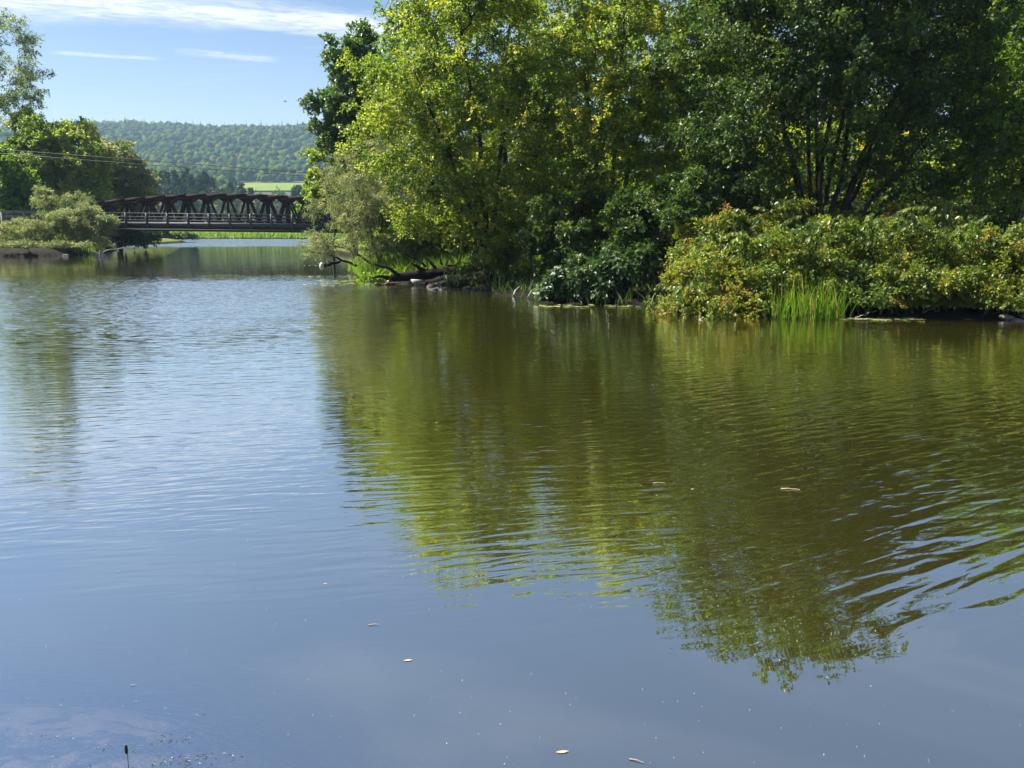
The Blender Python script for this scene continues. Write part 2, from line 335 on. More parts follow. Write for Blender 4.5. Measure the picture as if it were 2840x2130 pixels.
LEFT = [(-400, 60), (-70, 68), g2(0, 712), g2(150, 711), g2(280, 703), g2(318, 695), g2(330, 684), (-56, 112), (-62, 150), (-82, 190), (-90, 240), (-700, 240), (-700, 60)]
FAR = [(-700, 232), (-92, 222), (-60, 219), (-30, 222), (0, 226), (700, 232), (700, 5000), (-700, 5000)]
NEAR = [(-40, 3.2), (-9, 2.7), (-3.6, 2.78), (-2.2, 2.70), (-1.2, 2.35), (-0.4, 1.9), (1.5, 1.6), (6, 1.9), (40, 4.0), (40, -60), (-40, -60)]
def ss(x, a, b_): q = np.clip((x - a) / (b_ - a), 0, 1); return q * q * (3 - 2 * q)
def land_sd(x, y):
    sd = np.maximum.reduce([poly_sd(p, x, y) for p in (RIGHT, LEFT, FAR, NEAR)])
    return sd + 0.22 * wob(x, y, 1.1, 5) * ss(y, 12, 20)
def height(x, y):
    sd = land_sd(x, y); near = ss(y, 5.5, 3.0)
    lowb = ss(y, 40, 32) * ss(y, 10, 14)
    land = (0.85 - 0.30 * lowb) * (1 - np.exp(-np.maximum(sd, 0) / (1.1 + 1.1 * lowb))) + 0.10 * wob(x, y, 0.7, 2) * ss(sd, 0.4, 3) + 0.016 * np.maximum(sd - 6, 0).clip(0, 120) * ss(y, 20, 40)
    road = np.maximum(0, 3.05 - np.maximum(0, np.abs(y - 86.5) - 4.6) * 0.45) * ss(sd, 0.2, 5.0) * ss(np.abs(y - 86.5), 30, 20)
    land = np.maximum(land, road)
    land = land + 3.0 * ss(y, 250, 420) + 0.5 * wob(x, y, 0.05, 9) * ss(y, 230, 300)
    bed = -np.minimum(2.2, np.maximum(-sd, 0) * 0.42)
    shal = -(0.025 + np.maximum(-sd, 0) * (0.05 + 0.30 * ss(x, -1.6, -0.4)) + 0.30 * ss(-sd, 0.58, 1.3)) + 0.035 * wob(x, y, 3.2, 12)
    bed = np.where(y < 9, bed * (1 - near) + np.minimum(shal, -0.015) * near, bed)
    return np.where(sd > 0, land + 0.002, bed), sd
def axis(parts):
    o = []
    for a, b_, n in parts: o += list(np.linspace(a, b_, n, endpoint=False))
    return np.array(o + [parts[-1][1]])
ax = axis([(-4000, -700, 8), (-700, -110, 22), (-110, -45, 46), (-45, -16, 46), (-16, -3.4, 30), (-3.4, 1.0, 28), (1.0, 20, 44), (20, 60, 16), (60, 700, 14), (700, 4000, 8)])
ay = axis([(-60, 1, 14), (1, 6, 36), (6, 18, 12), (18, 46, 76), (46, 96, 54), (96, 240, 44), (240, 620, 26), (620, 5200, 10)])
gx, gy = np.meshgrid(ax, ay); gh, gsd = height(gx.ravel(), gy.ravel())
nx_, ny_ = len(ax), len(ay)
idx = np.arange(nx_ * ny_).reshape(ny_, nx_)
quads = np.stack([idx[:-1, :-1], idx[:-1, 1:], idx[1:, 1:], idx[1:, :-1]], -1).reshape(-1, 4)
gv = np.stack([gx.ravel(), gy.ravel(), gh], -1)
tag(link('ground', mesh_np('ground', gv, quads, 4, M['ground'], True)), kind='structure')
wet = (gh[quads] < 0.04).any(1) & (np.abs(gv[quads][:, :, 0]).max(1) < 720) & (gv[quads][:, :, 1].max(1) < 260) & (gv[quads][:, :, 1].min(1) > -20)
wq = quads[wet]; used = np.unique(wq); remap = np.full(nx_ * ny_, -1); remap[used] = np.arange(len(used))
wv = gv[used].copy(); wdep = np.maximum(-wv[:, 2], 0); wv[:, 2] = 0
tag(link('water', mesh_np('water', wv, remap[wq], 4, M['water'], True, {'depth': ('POINT', wdep)})), kind='structure')
def gz(x, y): return float(height(np.array([x], float), np.array([y], float))[0][0])

# the long wooded hill, its foot sloping up from the far meadow
def hill_h(x, y):
    ridge = 203 + 9 * wob(x, y * 0, 0.006, 3) - 26 * ss(x, -780, -1500) + 14 * ss(x, -500, 100)
    foot = 2.2 + (np.maximum(y - 470, 0)) * 0.128
    up = ss(y, 860, 1660)
    z = np.where(y < 860, foot, 52 + (ridge - 52) * (0.35 * up + 0.65 * np.clip((y - 860) / 800, 0, 1)))
    return z + 3.5 * wob(x, y, 0.02, 7) * ss(y, 500, 640) * (1 - 0.9 * ((y > 740) & (y < 870) & (x > -300) & (x < -60)))
hx = np.linspace(-2400, 1500, 150); hy = axis([(430, 1700, 90), (1700, 2600, 12)])
hgx, hgy = np.meshgrid(hx, hy); hz = hill_h(hgx.ravel(), hgy.ravel()); hz = np.where(hgy.ravel() < 465, -3.0, hz)
hi = np.arange(len(hx) * len(hy)).reshape(len(hy), len(hx))
hq = np.stack([hi[:-1, :-1], hi[:-1, 1:], hi[1:, 1:], hi[1:, :-1]], -1).reshape(-1, 4)
tag(link('hill', mesh_np('hill', np.stack([hgx.ravel(), hgy.ravel(), hz], -1), hq, 4, M['floor'], True)), kind='structure')
fx, fy = np.meshgrid(np.linspace(-292, -60, 40), np.linspace(752, 856, 24)); fx = fx + 5 * wob(fx, fy, 0.03, 2)
fi = np.arange(fx.size).reshape(fx.shape); fq = np.stack([fi[:-1, :-1], fi[:-1, 1:], fi[1:, 1:], fi[1:, :-1]], -1).reshape(-1, 4)
tag(link('field', mesh_np('field', np.stack([fx.ravel(), fy.ravel(), hill_h(fx.ravel(), fy.ravel()) + 1.2], -1), fq, 4, M['field'], True)), kind='structure')

# ------------------------------------------------------------------ haze
def box_mesh(name, lo, hi_, mat=None):
    x0, y0, z0 = lo; x1, y1, z1 = hi_
    v = [(x0, y0, z0), (x1, y0, z0), (x1, y1, z0), (x0, y1, z0), (x0, y0, z1), (x1, y0, z1), (x1, y1, z1), (x0, y1, z1)]
    f = [(0, 3, 2, 1), (4, 5, 6, 7), (0, 1, 5, 4), (1, 2, 6, 5), (2, 3, 7, 6), (3, 0, 4, 7)]
    return mesh_np(name, v, f, 4, mat)
HAZE = 0.00018
if HAZE:
    m, t, out = material('thin_air'); v = t.new('ShaderNodeVolumePrincipled')
    v.inputs['Color'].default_value = (0.50, 0.74, 1.0, 1); v.inputs['Density'].default_value = HAZE; v.inputs['Anisotropy'].default_value = 0.0
    t.l.new(v.outputs[0], out.inputs['Volume'])
    tag(link('haze', box_mesh('haze', (-4100, -80, -6), (4100, 5300, 262), m)), kind='stuff')

# ------------------------------------------------------------------ plant builders
def tubes(segs):
    """segs: array n x 8 (p0, p1, r0, r1) -> verts and triangles/quads of tapered tubes"""
    segs = np.asarray(segs, float); V, F, S, off = [], [], [], 0
    for lo, hi_, k in ((0.028, 9, 7), (0.0, 0.028, 3)):
        s = segs[(segs[:, 6] >= lo) & (segs[:, 6] < hi_)]
        if not len(s): continue
        p0, p1, r0, r1 = s[:, :3], s[:, 3:6], s[:, 6], s[:, 7]
        d = unit(p1 - p0); ref = np.where(np.abs(d[:, 2:3]) > 0.9, [[1., 0, 0]], [[0., 0, 1.]])
        u = unit(np.cross(d, ref)); v = np.cross(d, u); a = np.arange(k) * 2 * math.pi / k
        ring = np.cos(a)[None, :, None] * u[:, None] + np.sin(a)[None, :, None] * v[:, None]
        vv = np.concatenate([p0[:, None] + ring * r0[:, None, None], p1[:, None] + ring * r1[:, None, None]], 1)
        base = off + np.arange(len(s))[:, None] * 2 * k; i = np.arange(k); j = (i + 1) % k
        q = np.stack([base + i, base + j, base + k + j, base + k + i], -1)
        V.append(vv.reshape(-1, 3)); F.append(q.reshape(-1, 4)); off += len(s) * 2 * k
    return np.concatenate(V), np.concatenate(F)
def tube_mesh(name, segs, mat):
    v, f = tubes(segs); return mesh_np(name, v, f, 4, mat, True)
def leaf_mesh(name, c, ax_, nr, L, Wd, tint, mat, fold=0.16, mid=0.42):
    n = len(c); ax_ = unit(ax_); nr = nr - ax_ * (nr * ax_).sum(1, keepdims=True); nr = unit(nr); sd = np.cross(ax_, nr)
    L = np.broadcast_to(L, n)[:, None]; Wd = np.broadcast_to(Wd, n)[:, None]
    v = np.stack([c, c + ax_ * L * mid + sd * Wd * 0.5 + nr * Wd * fold, c + ax_ * L - nr * L * 0.12, c + ax_ * L * mid - sd * Wd * 0.5 + nr * Wd * fold], 1)
    i = np.arange(n)[:, None] * 4
    f = np.concatenate([i + np.array([[0, 1, 2]]), i + np.array([[0, 2, 3]])], 1).reshape(-1, 3)
    return mesh_np(name, v.reshape(-1, 3), f, 3, mat, False, {'tint': ('FACE', np.repeat(tint, 2))})
def spray(rng, cen, rad, axis_c, n, L, Wd, up=0.6, outw=0.5, rnd=0.64, droop=0.25, flat=0.7, twigs=7, tint0=0.45, clump_t=0.22):
    """leaves on short twigs round every clump centre"""
    k = len(cen); ci = np.repeat(np.arange(k), n); N = len(ci)
    o = unit(cen - axis_c + rng.normal(0, 0.2, (k, 3)))
    td = unit(rng.normal(0, 1, (k, twigs, 3)) * [1, 1, flat] + o[:, None] * 0.55 + [0, 0, 0.15])
    ti = rng.integers(0, twigs, N); d = td[ci, ti]; s = rng.uniform(0.08, 1, N) ** 0.8
    r = np.broadcast_to(rad, k)[ci]
    p = cen[ci] + d * (r * s)[:, None] + rng.normal(0, 0.09, (N, 3)) * r[:, None]; p[:, 2] -= droop * r * s * s
    axl = unit(d * 0.6 + rng.normal(0, 0.6, (N, 3)) + np.array([0, 0, -droop]))
    nr = unit(np.array([0, 0, up]) + o[ci] * outw + rng.normal(0, rnd, (N, 3)))
    tint = np.clip(tint0 + rng.normal(0, 0.16, N) + rng.normal(0, clump_t, k)[ci], 0, 1)
    sc = rng.uniform(0.65, 1.2, N)
    return p, axl, nr, L * sc, Wd * sc, tint, td
def fill(rng, lobes, n, shell=0.6, sep=0.0):
    """points in a union of ellipsoids (cx, cy, cz, rx, ry, rz), more of them near the outside"""
    lob = np.asarray(lobes, float); vol = (lob[:, 3] * lob[:, 4] * lob[:, 5]) ** 0.75; out_ = []; tries = 0
    while len(out_) < n and tries < n * 40:
        tries += 1; q = lob[rng.choice(len(lob), p=vol / vol.sum())]
        d = rng.normal(0, 1, 3); d /= np.linalg.norm(d); rr = rng.uniform(0, 1) ** (1 / 3.0); rr = shell + (1 - shell) * rr if rng.random() < 0.75 else rr
        p = q[:3] + d * rr * q[3:6]
        if sep and out_ and np.min(np.linalg.norm(np.array(out_) - p, axis=1)) < sep * (0.5 if tries > n * 20 else 1): continue
        out_.append(p)
    return np.array(out_)
def skeleton(rng, targets, stems, tip=0.008, trunk_r=0.2, bend=0.12):
    pos, par, rmin = [], [], []
    for st in stems:
        for k, p in enumerate(st):
            pos.append(np.array(p, float)); par.append(-1 if k == 0 else len(pos) - 2)
            rmin.append(trunk_r * (1 - 0.75 * k / max(len(st) - 1, 1)) * (1.25 if k == 0 else 1) / math.sqrt(len(stems)))
    A = np.array(pos); dd = np.array([np.min(np.linalg.norm(A - q, axis=1)) for q in targets])
    for q in targets[np.argsort(dd)]:
        A = np.array(pos); v = q - A; d = np.linalg.norm(v, axis=1)
        cost = d * (1 + 0.55 * np.clip(-v[:, 2] / np.maximum(d, 1e-6) + 0.15, 0, 1.2)); cost[A[:, 2] < 0.35 * min(q[2], 2)] += 1.2
        j = int(np.argmin(cost)); a = A[j]; k = 3 if d[j] > 0.9 else (2 if d[j] > 0.4 else 1); last = j
        for s in range(1, k + 1):
            f = s / k; p = a + (q - a) * f; p = p + np.array([0, 0, -1]) * bend * d[j] * f * (1 - f) + (rng.normal(0, 0.05 * d[j], 3) if s < k else 0)
            pos.append(p); par.append(last); rmin.append(tip); last = len(pos) - 1
    n = len(pos); acc = np.zeros(n); r = np.zeros(n)
    for i in range(n - 1, -1, -1):
        r[i] = max(acc[i] ** (1 / 2.4), tip, rmin[i] if rmin[i] > tip else 0)
        if par[i] >= 0: acc[par[i]] += r[i] ** 2.4
    cap = trunk_r * 1.25; r = np.minimum(r, cap)
    return [np.concatenate([pos[par[i]], pos[i], [min(r[par[i]], r[i] * 1.6), r[i]]]) for i in range(n) if par[i] >= 0]
def make_plant(name, label, cat, base, lobes, boughs=30, per=7, leaves=120, bough_r=1.0, clump_r=0.5, L=0.15, Wd=0.12, leaf='maple', bark='bark',
               trunk_r=0.18, seed=1, stems=None, group=None, shell=0.62, sep=0.0, tw=7, **kw):
    """tree or shrub: lobes give the crown in metres relative to the base; crown > boughs > clumps > leaves"""
    rng = np.random.default_rng(seed); root = empty(name, base); tag(root, label, cat, group)
    bc = fill(rng, lobes, boughs, shell, sep)
    off = rng.normal(0, 1, (len(bc), per, 3)); off = off / np.maximum(np.linalg.norm(off, axis=2, keepdims=True), 1e-6) * (rng.uniform(0.15, 1, (len(bc), per, 1)) ** 0.5)
    cc = (bc[:, None] + off * bough_r * np.array([1, 1, 0.55])).reshape(-1, 3); cc[:, 2] = np.maximum(cc[:, 2], 0.12)
    lob = np.asarray(lobes, float); axc = np.average(lob[:, :3], axis=0, weights=lob[:, 3] * lob[:, 4] * lob[:, 5])
    top = lob[:, 2].max()
    if stems is None:
        s = [np.array([0, 0, -0.3])]; e = np.array([axc[0], axc[1], top * 0.92])
        for f in np.linspace(0.14, 1, 7): s.append(np.array([e[0] * f ** 1.4, e[1] * f ** 1.4, e[2] * f]) + rng.normal(0, 0.04 * top * 0.25, 3) * [1, 1, 0])
        stems = [s]
    axis_pts = np.stack([np.full(len(cc), axc[0]), np.full(len(cc), axc[1]), np.minimum(cc[:, 2], axc[2] + 0.3 * (top - axc[2]))], 1)
    p, a, nr, l_, w_, tint, td = spray(rng, cc, clump_r, axis_pts, leaves, L, Wd, twigs=tw, **kw)
    p[:, 2] = np.maximum(p[:, 2], 0.03)
    segs = skeleton(rng, cc, stems, trunk_r=trunk_r)
    tips = [np.concatenate([cc[i], cc[i] + td[i, k] * clump_r * 0.8 - [0, 0, kw.get('droop', .25) * clump_r * 0.6], [0.006, 0.003]]) for i in range(len(cc)) for k in range(2 if name in ('maple_tree', 'olive_willow', 'knotweed_clump', 'feathery_tree') else 0)]
    link('trunk', tube_mesh(name + '_trunk', segs + tips, M[bark]), root)
    link('crown', leaf_mesh(name + '_crown', p, a, nr, l_, w_, tint, M[leaf]), root)
    return root
def clone(o, loc, rotz, scale, label, group=None):
    c = copy_tree(o); c.location = loc; c.rotation_euler = (0, 0, rotz); c.scale = scale if hasattr(scale, '__len__') else (scale,) * 3
    c['label'] = label
    if group: c['group'] = group
    return c
def at_base(px, Y, dz=0.0):
    x = P(px, 640, Y).x; return Vector((x, Y, max(gz(x, Y), -0.3) + dz))
def lobe(base, px, py, Y, rx, ry, rz):
    q = P(px, py, Y) - base; return (q.x, q.y, q.z, rx, ry, rz)

# ------------------------------------------------------------------ the bridge
def bar_mesh(name, a, b_, wy, hz_, mat=None):
    """straight bar from a to b; wy across the view (thickness in y), hz_ its depth"""
    a = Vector(a); b_ = Vector(b_); d = (b_ - a); L = d.length; d.normalize()
    side = Vector((0, 1, 0)) if abs(d.y) < 0.9 else Vector((1, 0, 0)); up = d.cross(side).normalized(); side = up.cross(d).normalized()
    v = []
    for e in (a, b_):
        for su, sv in ((-1, -1), (1, -1), (1, 1), (-1, 1)): v.append(e + side * su * wy / 2 + up * sv * hz_ / 2)
    return mesh_np(name, [tuple(q) for q in v], [(0, 1, 2, 3), (7, 6, 5, 4), (0, 4, 5, 1), (1, 5, 6, 2), (2, 6, 7, 3), (3, 7, 4, 0)], 4, mat)
def prism_mesh(name, pts, y0, y1, mat=None):
    n = len(pts); v = [(x, y0, z) for x, z in pts] + [(x, y1, z) for x, z in pts]
    f = list(range(n)) + list(range(2 * n - 1, n - 1, -1)); s = [n, n]
    for i in range(n): j = (i + 1) % n; f += [i, i + n, j + n, j]; s.append(4)
    return mesh_np(name, v, f, s, mat)
BY = 82.0; Xc = P(622, 600, BY).x; PAN = 2.13
br = empty('truss_bridge', (Xc, BY + 4, 0)); tag(br, 'rust brown steel arch truss bridge with grey railing over the channel', 'bridge')
def bpart(name, me, label=None):
    o = link(name, me, br, (-Xc, -(BY + 4), 0))
    if label: o['label'] = label
    return o
def grade(x): return -0.011 * (x - Xc)                       # the deck falls slightly to the right
Zr = P(622, 594, BY).z; Zd = P(622, 619, BY).z; Zu = P(622, 643, BY).z; Zt = P(622, 537, BY + 1.3).z
def ztop(x): return Zt + grade(x) * 0.4 - 0.0047 * (x - Xc) ** 2
xe0, xe1 = Xc - 8.1 * PAN, Xc + 8.1 * PAN
shift = P(640, 600, BY + 1.3).x * (1 - (BY + 4.9) / (BY + 1.3)) % PAN
for side, ty in enumerate((BY + 1.3, BY + 4.9)):
    xs = [Xc + i * PAN - side * shift for i in range(-7, 8)]; bz = lambda x: Zd + 0.12 + grade(x)
    ch = 0.38
    for x0, x1 in zip(xs[:-1], xs[1:]):
        bpart('top_chord', bar_mesh('top_chord', (x0, ty, ztop(x0) - ch / 2), (x1, ty, ztop(x1) - ch / 2), 0.42, ch, M['rust']))
    for x0, x1 in ((xs[0], xe0), (xs[-1], xe1)):
        bpart('end_post', bar_mesh('end_post', (x0, ty, ztop(x0) - ch / 2), (x1, ty, bz(x1) - 0.2), 0.40, 0.48, M['rust']))
    bpart('bottom_chord', bar_mesh('bottom_chord', (xe0, ty, bz(xe0) - 0.3), (xe1, ty, bz(xe1) - 0.3), 0.40, 0.42, M['rust']))
    for i, x in enumerate(xs):
        zt = ztop(x) - ch + 0.02
        bpart('gusset_plate', prism_mesh('gusset_plate', [(x - 0.92, zt), (x - 0.78, zt - 0.10), (x - 0.40, zt - 0.36), (x + 0.40, zt - 0.36), (x + 0.78, zt - 0.10), (x + 0.92, zt)], ty - 0.225, ty + 0.225, M['rust']))
        bpart('vertical', bar_mesh('vertical', (x, ty, zt - 0.36), (x, ty, bz(x) - 0.2), 0.26, 0.19, M['rust']))
        for s in (-1, 1):
            xb = x + s * PAN / 2
            if xe0 < xb < xe1: bpart('diagonal', bar_mesh('diagonal', (x + s * 0.30, ty + 0.02 * s, zt - 0.34), (xb + s * 0.10, ty + 0.02 * s, bz(xb) - 0.15), 0.22, 0.17, M['rust']))
    for k in range(-7, 7):
        xb = Xc + (k + 0.5) * PAN; z = bz(xb) - 0.05
        bpart('lower_gusset', prism_mesh('lower_gusset', [(xb - 0.5, z - 0.1), (xb + 0.5, z - 0.1), (xb + 0.24, z + 0.28), (xb - 0.24, z + 0.28)], ty - 0.215, ty + 0.215, M['rust']))
    # railing outside the truss
    ry_ = BY if side == 0 else BY + 6.2
    for k in range(-8, 9):
        x = Xc + k * 2.155 + 0.55; z0 = Zd + grade(x)
        bpart('railing_post', bar_mesh('railing_post', (x, ry_, z0 - 0.48), (x, ry_, Zr + 0.06 + grade(x)), 0.16, 0.20, M['rail']))
    for z, th in ((Zr, 0.11), (Zr - 0.36, 0.09), (Zr - 0.68, 0.09)):
        bpart('rail', bar_mesh('rail', (xe0 - 0.6, ry_ + 0.13, z + grade(xe0)), (xe1 + 0.6, ry_ + 0.13, z + grade(xe1)), 0.07, th, M['rail']))
    bpart('kerb_beam', bar_mesh('kerb_beam', (xe0 - 0.6, ry_ + 0.20, Zd - 0.16 + grade(xe0)), (xe1 + 0.6, ry_ + 0.20, Zd - 0.16 + grade(xe1)), 0.20, 0.40, M['rail']))
    # a dark girder pair under the deck with slots of light between the two
    gy_ = BY + 0.55 if side == 0 else BY + 5.6
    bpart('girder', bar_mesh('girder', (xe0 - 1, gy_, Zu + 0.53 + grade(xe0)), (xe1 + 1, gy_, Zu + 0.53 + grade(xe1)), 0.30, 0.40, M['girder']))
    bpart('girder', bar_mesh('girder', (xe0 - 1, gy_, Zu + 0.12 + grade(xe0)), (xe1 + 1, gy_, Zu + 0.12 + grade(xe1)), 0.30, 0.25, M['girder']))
    for k in range(-5, 6):
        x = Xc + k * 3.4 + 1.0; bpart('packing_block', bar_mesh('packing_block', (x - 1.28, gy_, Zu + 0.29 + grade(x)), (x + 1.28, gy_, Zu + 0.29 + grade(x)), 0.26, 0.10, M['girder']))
rg = random.Random(4)
for k in range(72):
    x = xe0 + (k + 0.5) * (xe1 - xe0) / 72
    bpart('deck_plank', bar_mesh('deck_plank', (x, BY + 0.42, Zd - 0.10 + grade(x) + rg.uniform(-.008, .008)), (x, BY + 5.8, Zd - 0.10 + grade(x)), (xe1 - xe0) / 72 - 0.02, 0.09, M['plank']))
for k in range(-7, 8):
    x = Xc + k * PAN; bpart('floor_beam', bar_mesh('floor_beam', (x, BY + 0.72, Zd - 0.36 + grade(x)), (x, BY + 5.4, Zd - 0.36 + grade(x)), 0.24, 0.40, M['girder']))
for x, s in ((xe0 - 1.4, -1), (xe1 + 1.4, 1)):
    ab = link('abutment', box_mesh('abutment', (x - 1.3, BY + 0.2, -1.2), (x + 1.3, BY + 6.9, Zu - 0.02 + grade(x)), M['concrete']), br, (-Xc, -(BY + 4), 0))

# timber guard rail along the approach road on the left
gr = empty('guard_rail', (xe0 - 6, BY, 2.9)); tag(gr, 'grey timber guard rail along the raised road left of the bridge', 'guard rail')
for k in range(14):
    x = xe0 - 1.2 - k * 2.3; link('post', bar_mesh('post', (x, BY + 0.05, 1.6), (x, BY + 0.05, Zr + 0.1 + grade(x) * .5), 0.2, 0.22, M['railwood']), gr, -gr.location)
for z in (Zr, Zr - 0.45, Zr - 0.9):
    link('rail', bar_mesh('rail', (xe0 - 0.8, BY + 0.20, z + grade(xe0)), (xe0 - 32, BY + 0.20, z + grade(xe0 - 16)), 0.09, 0.30, M['railwood']), gr, -gr.location)
road = box_mesh('road', (xe0 - 90, BY + 0.9, 2.2), (xe0 - 2.8, BY + 6.6, 3.10), M['concrete'])
tag(link('road', road), kind='structure')

# ------------------------------------------------------------------ trees on the right bank
def stems_to(rng, ends, n=7, z0=-0.3, spread=0.0):
    o = []
    for e in ends:
        e = np.array(e, float); b0 = np.array([e[0] * spread, e[1] * spread, z0])
        o.append([b0 + (e - b0) * f * np.array([f ** 0.35, f ** 0.35, 1]) + rng.normal(0, 0.07, 3) * (0 < f < 1) for f in np.linspace(0, 1, n)])
    return o
rg_ = np.random.default_rng(5)

b0 = at_base(1358, 32.0)
make_plant('maple_tree', 'tall yellow green maple leaning over the fallen log at the bank point', 'tree', b0,
    [(-1.2, 0, 8.4, 2.7, 2.5, 3.6), (-2.6, -.6, 5.6, 2.4, 2.2, 2.3), (-3.3, -.4, 7.2, 1.6, 1.7, 2.2), (0.6, -.5, 5.5, 2.3, 2.2, 2.4), (-2.0, -.8, 3.4, 2.4, 1.8, 1.2), (0.9, -.6, 3.1, 1.8, 1.6, 1.2), (-1.0, 0, 11.3, 1.6, 1.5, 1.7), (1.4, 0.2, 8.2, 1.6, 1.8, 2.1), (-1.2, -.2, 2.4, 2.6, 1.4, 1.0), (-2.4, 0, 9.6, 1.5, 1.5, 1.6), (0.4, 0, 9.8, 1.6, 1.5, 2.0), (1.4, .2, 11.0, 1.1, 1.2, 1.2), (1.6, -.3, 2.2, 1.8, 1.4, 1.2)],
    boughs=185, per=6, leaves=84, bough_r=0.92, clump_r=0.50, L=0.106, Wd=0.086, leaf='maple', trunk_r=0.24, seed=11, sep=0.5,
    stems=stems_to(rg_, [(-1.2, .1, 11.5), (-2.9, -.3, 8.0), (1.0, 0, 8.4)]), tint0=0.42)
b0 = at_base(1690, 31.5)
make_plant('yellowing_maple', 'broad maple with yellowing crown between the leaning maple and the dark tree', 'tree', b0,
    [(0.4, 0, 8.0, 2.6, 2.3, 3.6), (-1.3, -.4, 5.8, 1.9, 2.0, 2.2), (2.0, -.2, 6.2, 1.9, 2.0, 2.4), (0.3, -.8, 3.8, 2.2, 1.6, 1.5), (-0.6, 0, 10.2, 1.7, 1.6, 1.8), (1.8, 0.2, 9.4, 1.4, 1.4, 1.8), (3.0, .2, 8.6, 1.3, 1.3, 2.2), (3.0, .2, 10.8, 1.5, 1.4, 1.6), (-1.6, .2, 9.4, 1.2, 1.2, 1.7), (.6, 0, 11.4, 1.2, 1.2, 1.2)],
    boughs=185, per=6, leaves=78, bough_r=0.92, clump_r=0.50, L=0.106, Wd=0.086, leaf='maple2', trunk_r=0.22, seed=12, sep=0.5,
    stems=stems_to(rg_, [(0.4, .1, 10.8), (-1.2, 0, 8.2), (1.9, 0.2, 9.0)]), tint0=0.46)
b0 = at_base(2270, 27.5)
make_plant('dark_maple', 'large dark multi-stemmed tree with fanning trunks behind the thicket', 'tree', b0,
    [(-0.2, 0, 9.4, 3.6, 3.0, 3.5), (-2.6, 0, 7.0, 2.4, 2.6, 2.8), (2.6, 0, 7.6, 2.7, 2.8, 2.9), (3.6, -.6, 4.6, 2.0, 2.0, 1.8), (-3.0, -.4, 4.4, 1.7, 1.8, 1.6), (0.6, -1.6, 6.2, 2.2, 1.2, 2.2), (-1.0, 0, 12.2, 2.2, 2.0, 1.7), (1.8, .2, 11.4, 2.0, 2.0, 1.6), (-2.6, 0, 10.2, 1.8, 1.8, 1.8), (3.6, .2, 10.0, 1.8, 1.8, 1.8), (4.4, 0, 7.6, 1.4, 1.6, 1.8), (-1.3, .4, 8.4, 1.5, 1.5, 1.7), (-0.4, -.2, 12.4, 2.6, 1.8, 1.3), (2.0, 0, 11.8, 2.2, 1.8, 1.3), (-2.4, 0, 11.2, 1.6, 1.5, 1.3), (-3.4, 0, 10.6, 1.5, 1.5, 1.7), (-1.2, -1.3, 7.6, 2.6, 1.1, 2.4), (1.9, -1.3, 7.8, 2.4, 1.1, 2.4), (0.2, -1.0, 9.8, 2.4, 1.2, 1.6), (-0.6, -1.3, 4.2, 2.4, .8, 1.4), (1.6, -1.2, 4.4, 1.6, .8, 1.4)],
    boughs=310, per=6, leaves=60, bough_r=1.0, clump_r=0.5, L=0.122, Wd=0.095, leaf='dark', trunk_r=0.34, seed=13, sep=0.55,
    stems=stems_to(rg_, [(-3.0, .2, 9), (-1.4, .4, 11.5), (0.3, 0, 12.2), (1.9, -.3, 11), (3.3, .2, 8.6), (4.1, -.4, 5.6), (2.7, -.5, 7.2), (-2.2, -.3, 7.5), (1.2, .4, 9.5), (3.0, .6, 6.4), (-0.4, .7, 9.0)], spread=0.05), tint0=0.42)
b0 = at_base(2800, 27.0)
make_plant('edge_maple', 'tree coloured as if sunlit at the right edge with low branches over the thicket', 'tree', b0,
    [(0.8, 0, 7.2, 2.4, 2.4, 2.6), (-0.4, -.4, 5.2, 1.7, 2.0, 2.0), (-0.6, -1.0, 3.5, 1.5, 1.5, 0.9), (1.5, -.6, 4.6, 2.0, 2.0, 1.6), (1.6, 0, 9.0, 1.5, 1.5, 1.2)],
    boughs=100, per=6, leaves=64, bough_r=0.9, clump_r=0.48, L=0.12, Wd=0.095, leaf='bright', trunk_r=0.2, seed=14, sep=0.5, tint0=0.72)  # lighter leaf colour stands in for sun on this crown, shaded by the dark tree
b0 = at_base(985, 50.0)
make_plant('cottonwood', 'tall dark cottonwood standing behind the olive willow, left of the maples', 'tree', b0,
    [(-0.2, 0, 11.3, 1.2, 1.4, 2.8), (0.6, 0, 8.6, 1.7, 1.8, 2.8), (-1.5, -.3, 9.3, 0.9, 1.2, 1.2), (1.6, 0, 10.2, 1.3, 1.4, 2.2), (0.2, 0, 5.8, 1.7, 1.6, 2.2), (0.05, 0, 13.6, .55, .6, 1.0), (-2.0, -.5, 10.1, .6, .7, .5), (0.9, 0, 12.3, 1.1, 1.2, 2.0), (0.2, 0, 9.8, 1.5, 1.4, 2.2), (1.6, 0, 7.6, 1.2, 1.3, 2.0), (0.5, 0, 10.6, 1.8, 1.5, 2.4), (-0.3, 0, 8.2, 1.7, 1.5, 1.8), (-.9, -.2, 11.6, .9, 1, 1.2), (0.6, 0, 13.4, .8, .8, 1.2)],
    boughs=165, per=6, leaves=62, bough_r=0.62, clump_r=0.42, L=0.18, Wd=0.15, leaf='cotton', trunk_r=0.22, seed=15, sep=0.45, shell=0.45, tint0=0.45)
b0 = at_base(922, 52.0)
make_plant('young_cottonwood', 'low light green young tree tucked below the dark cottonwood', 'tree', b0,
    [(-0.4, -.2, 6.2, 1.0, 1.1, 1.6), (0.5, 0, 4.6, 1.3, 1.3, 1.8)], boughs=24, per=6, leaves=80, bough_r=0.55, clump_r=0.4, L=0.17, Wd=0.14, leaf='left', trunk_r=0.1, seed=16, tint0=0.62)
b0 = at_base(1190, 43.0)
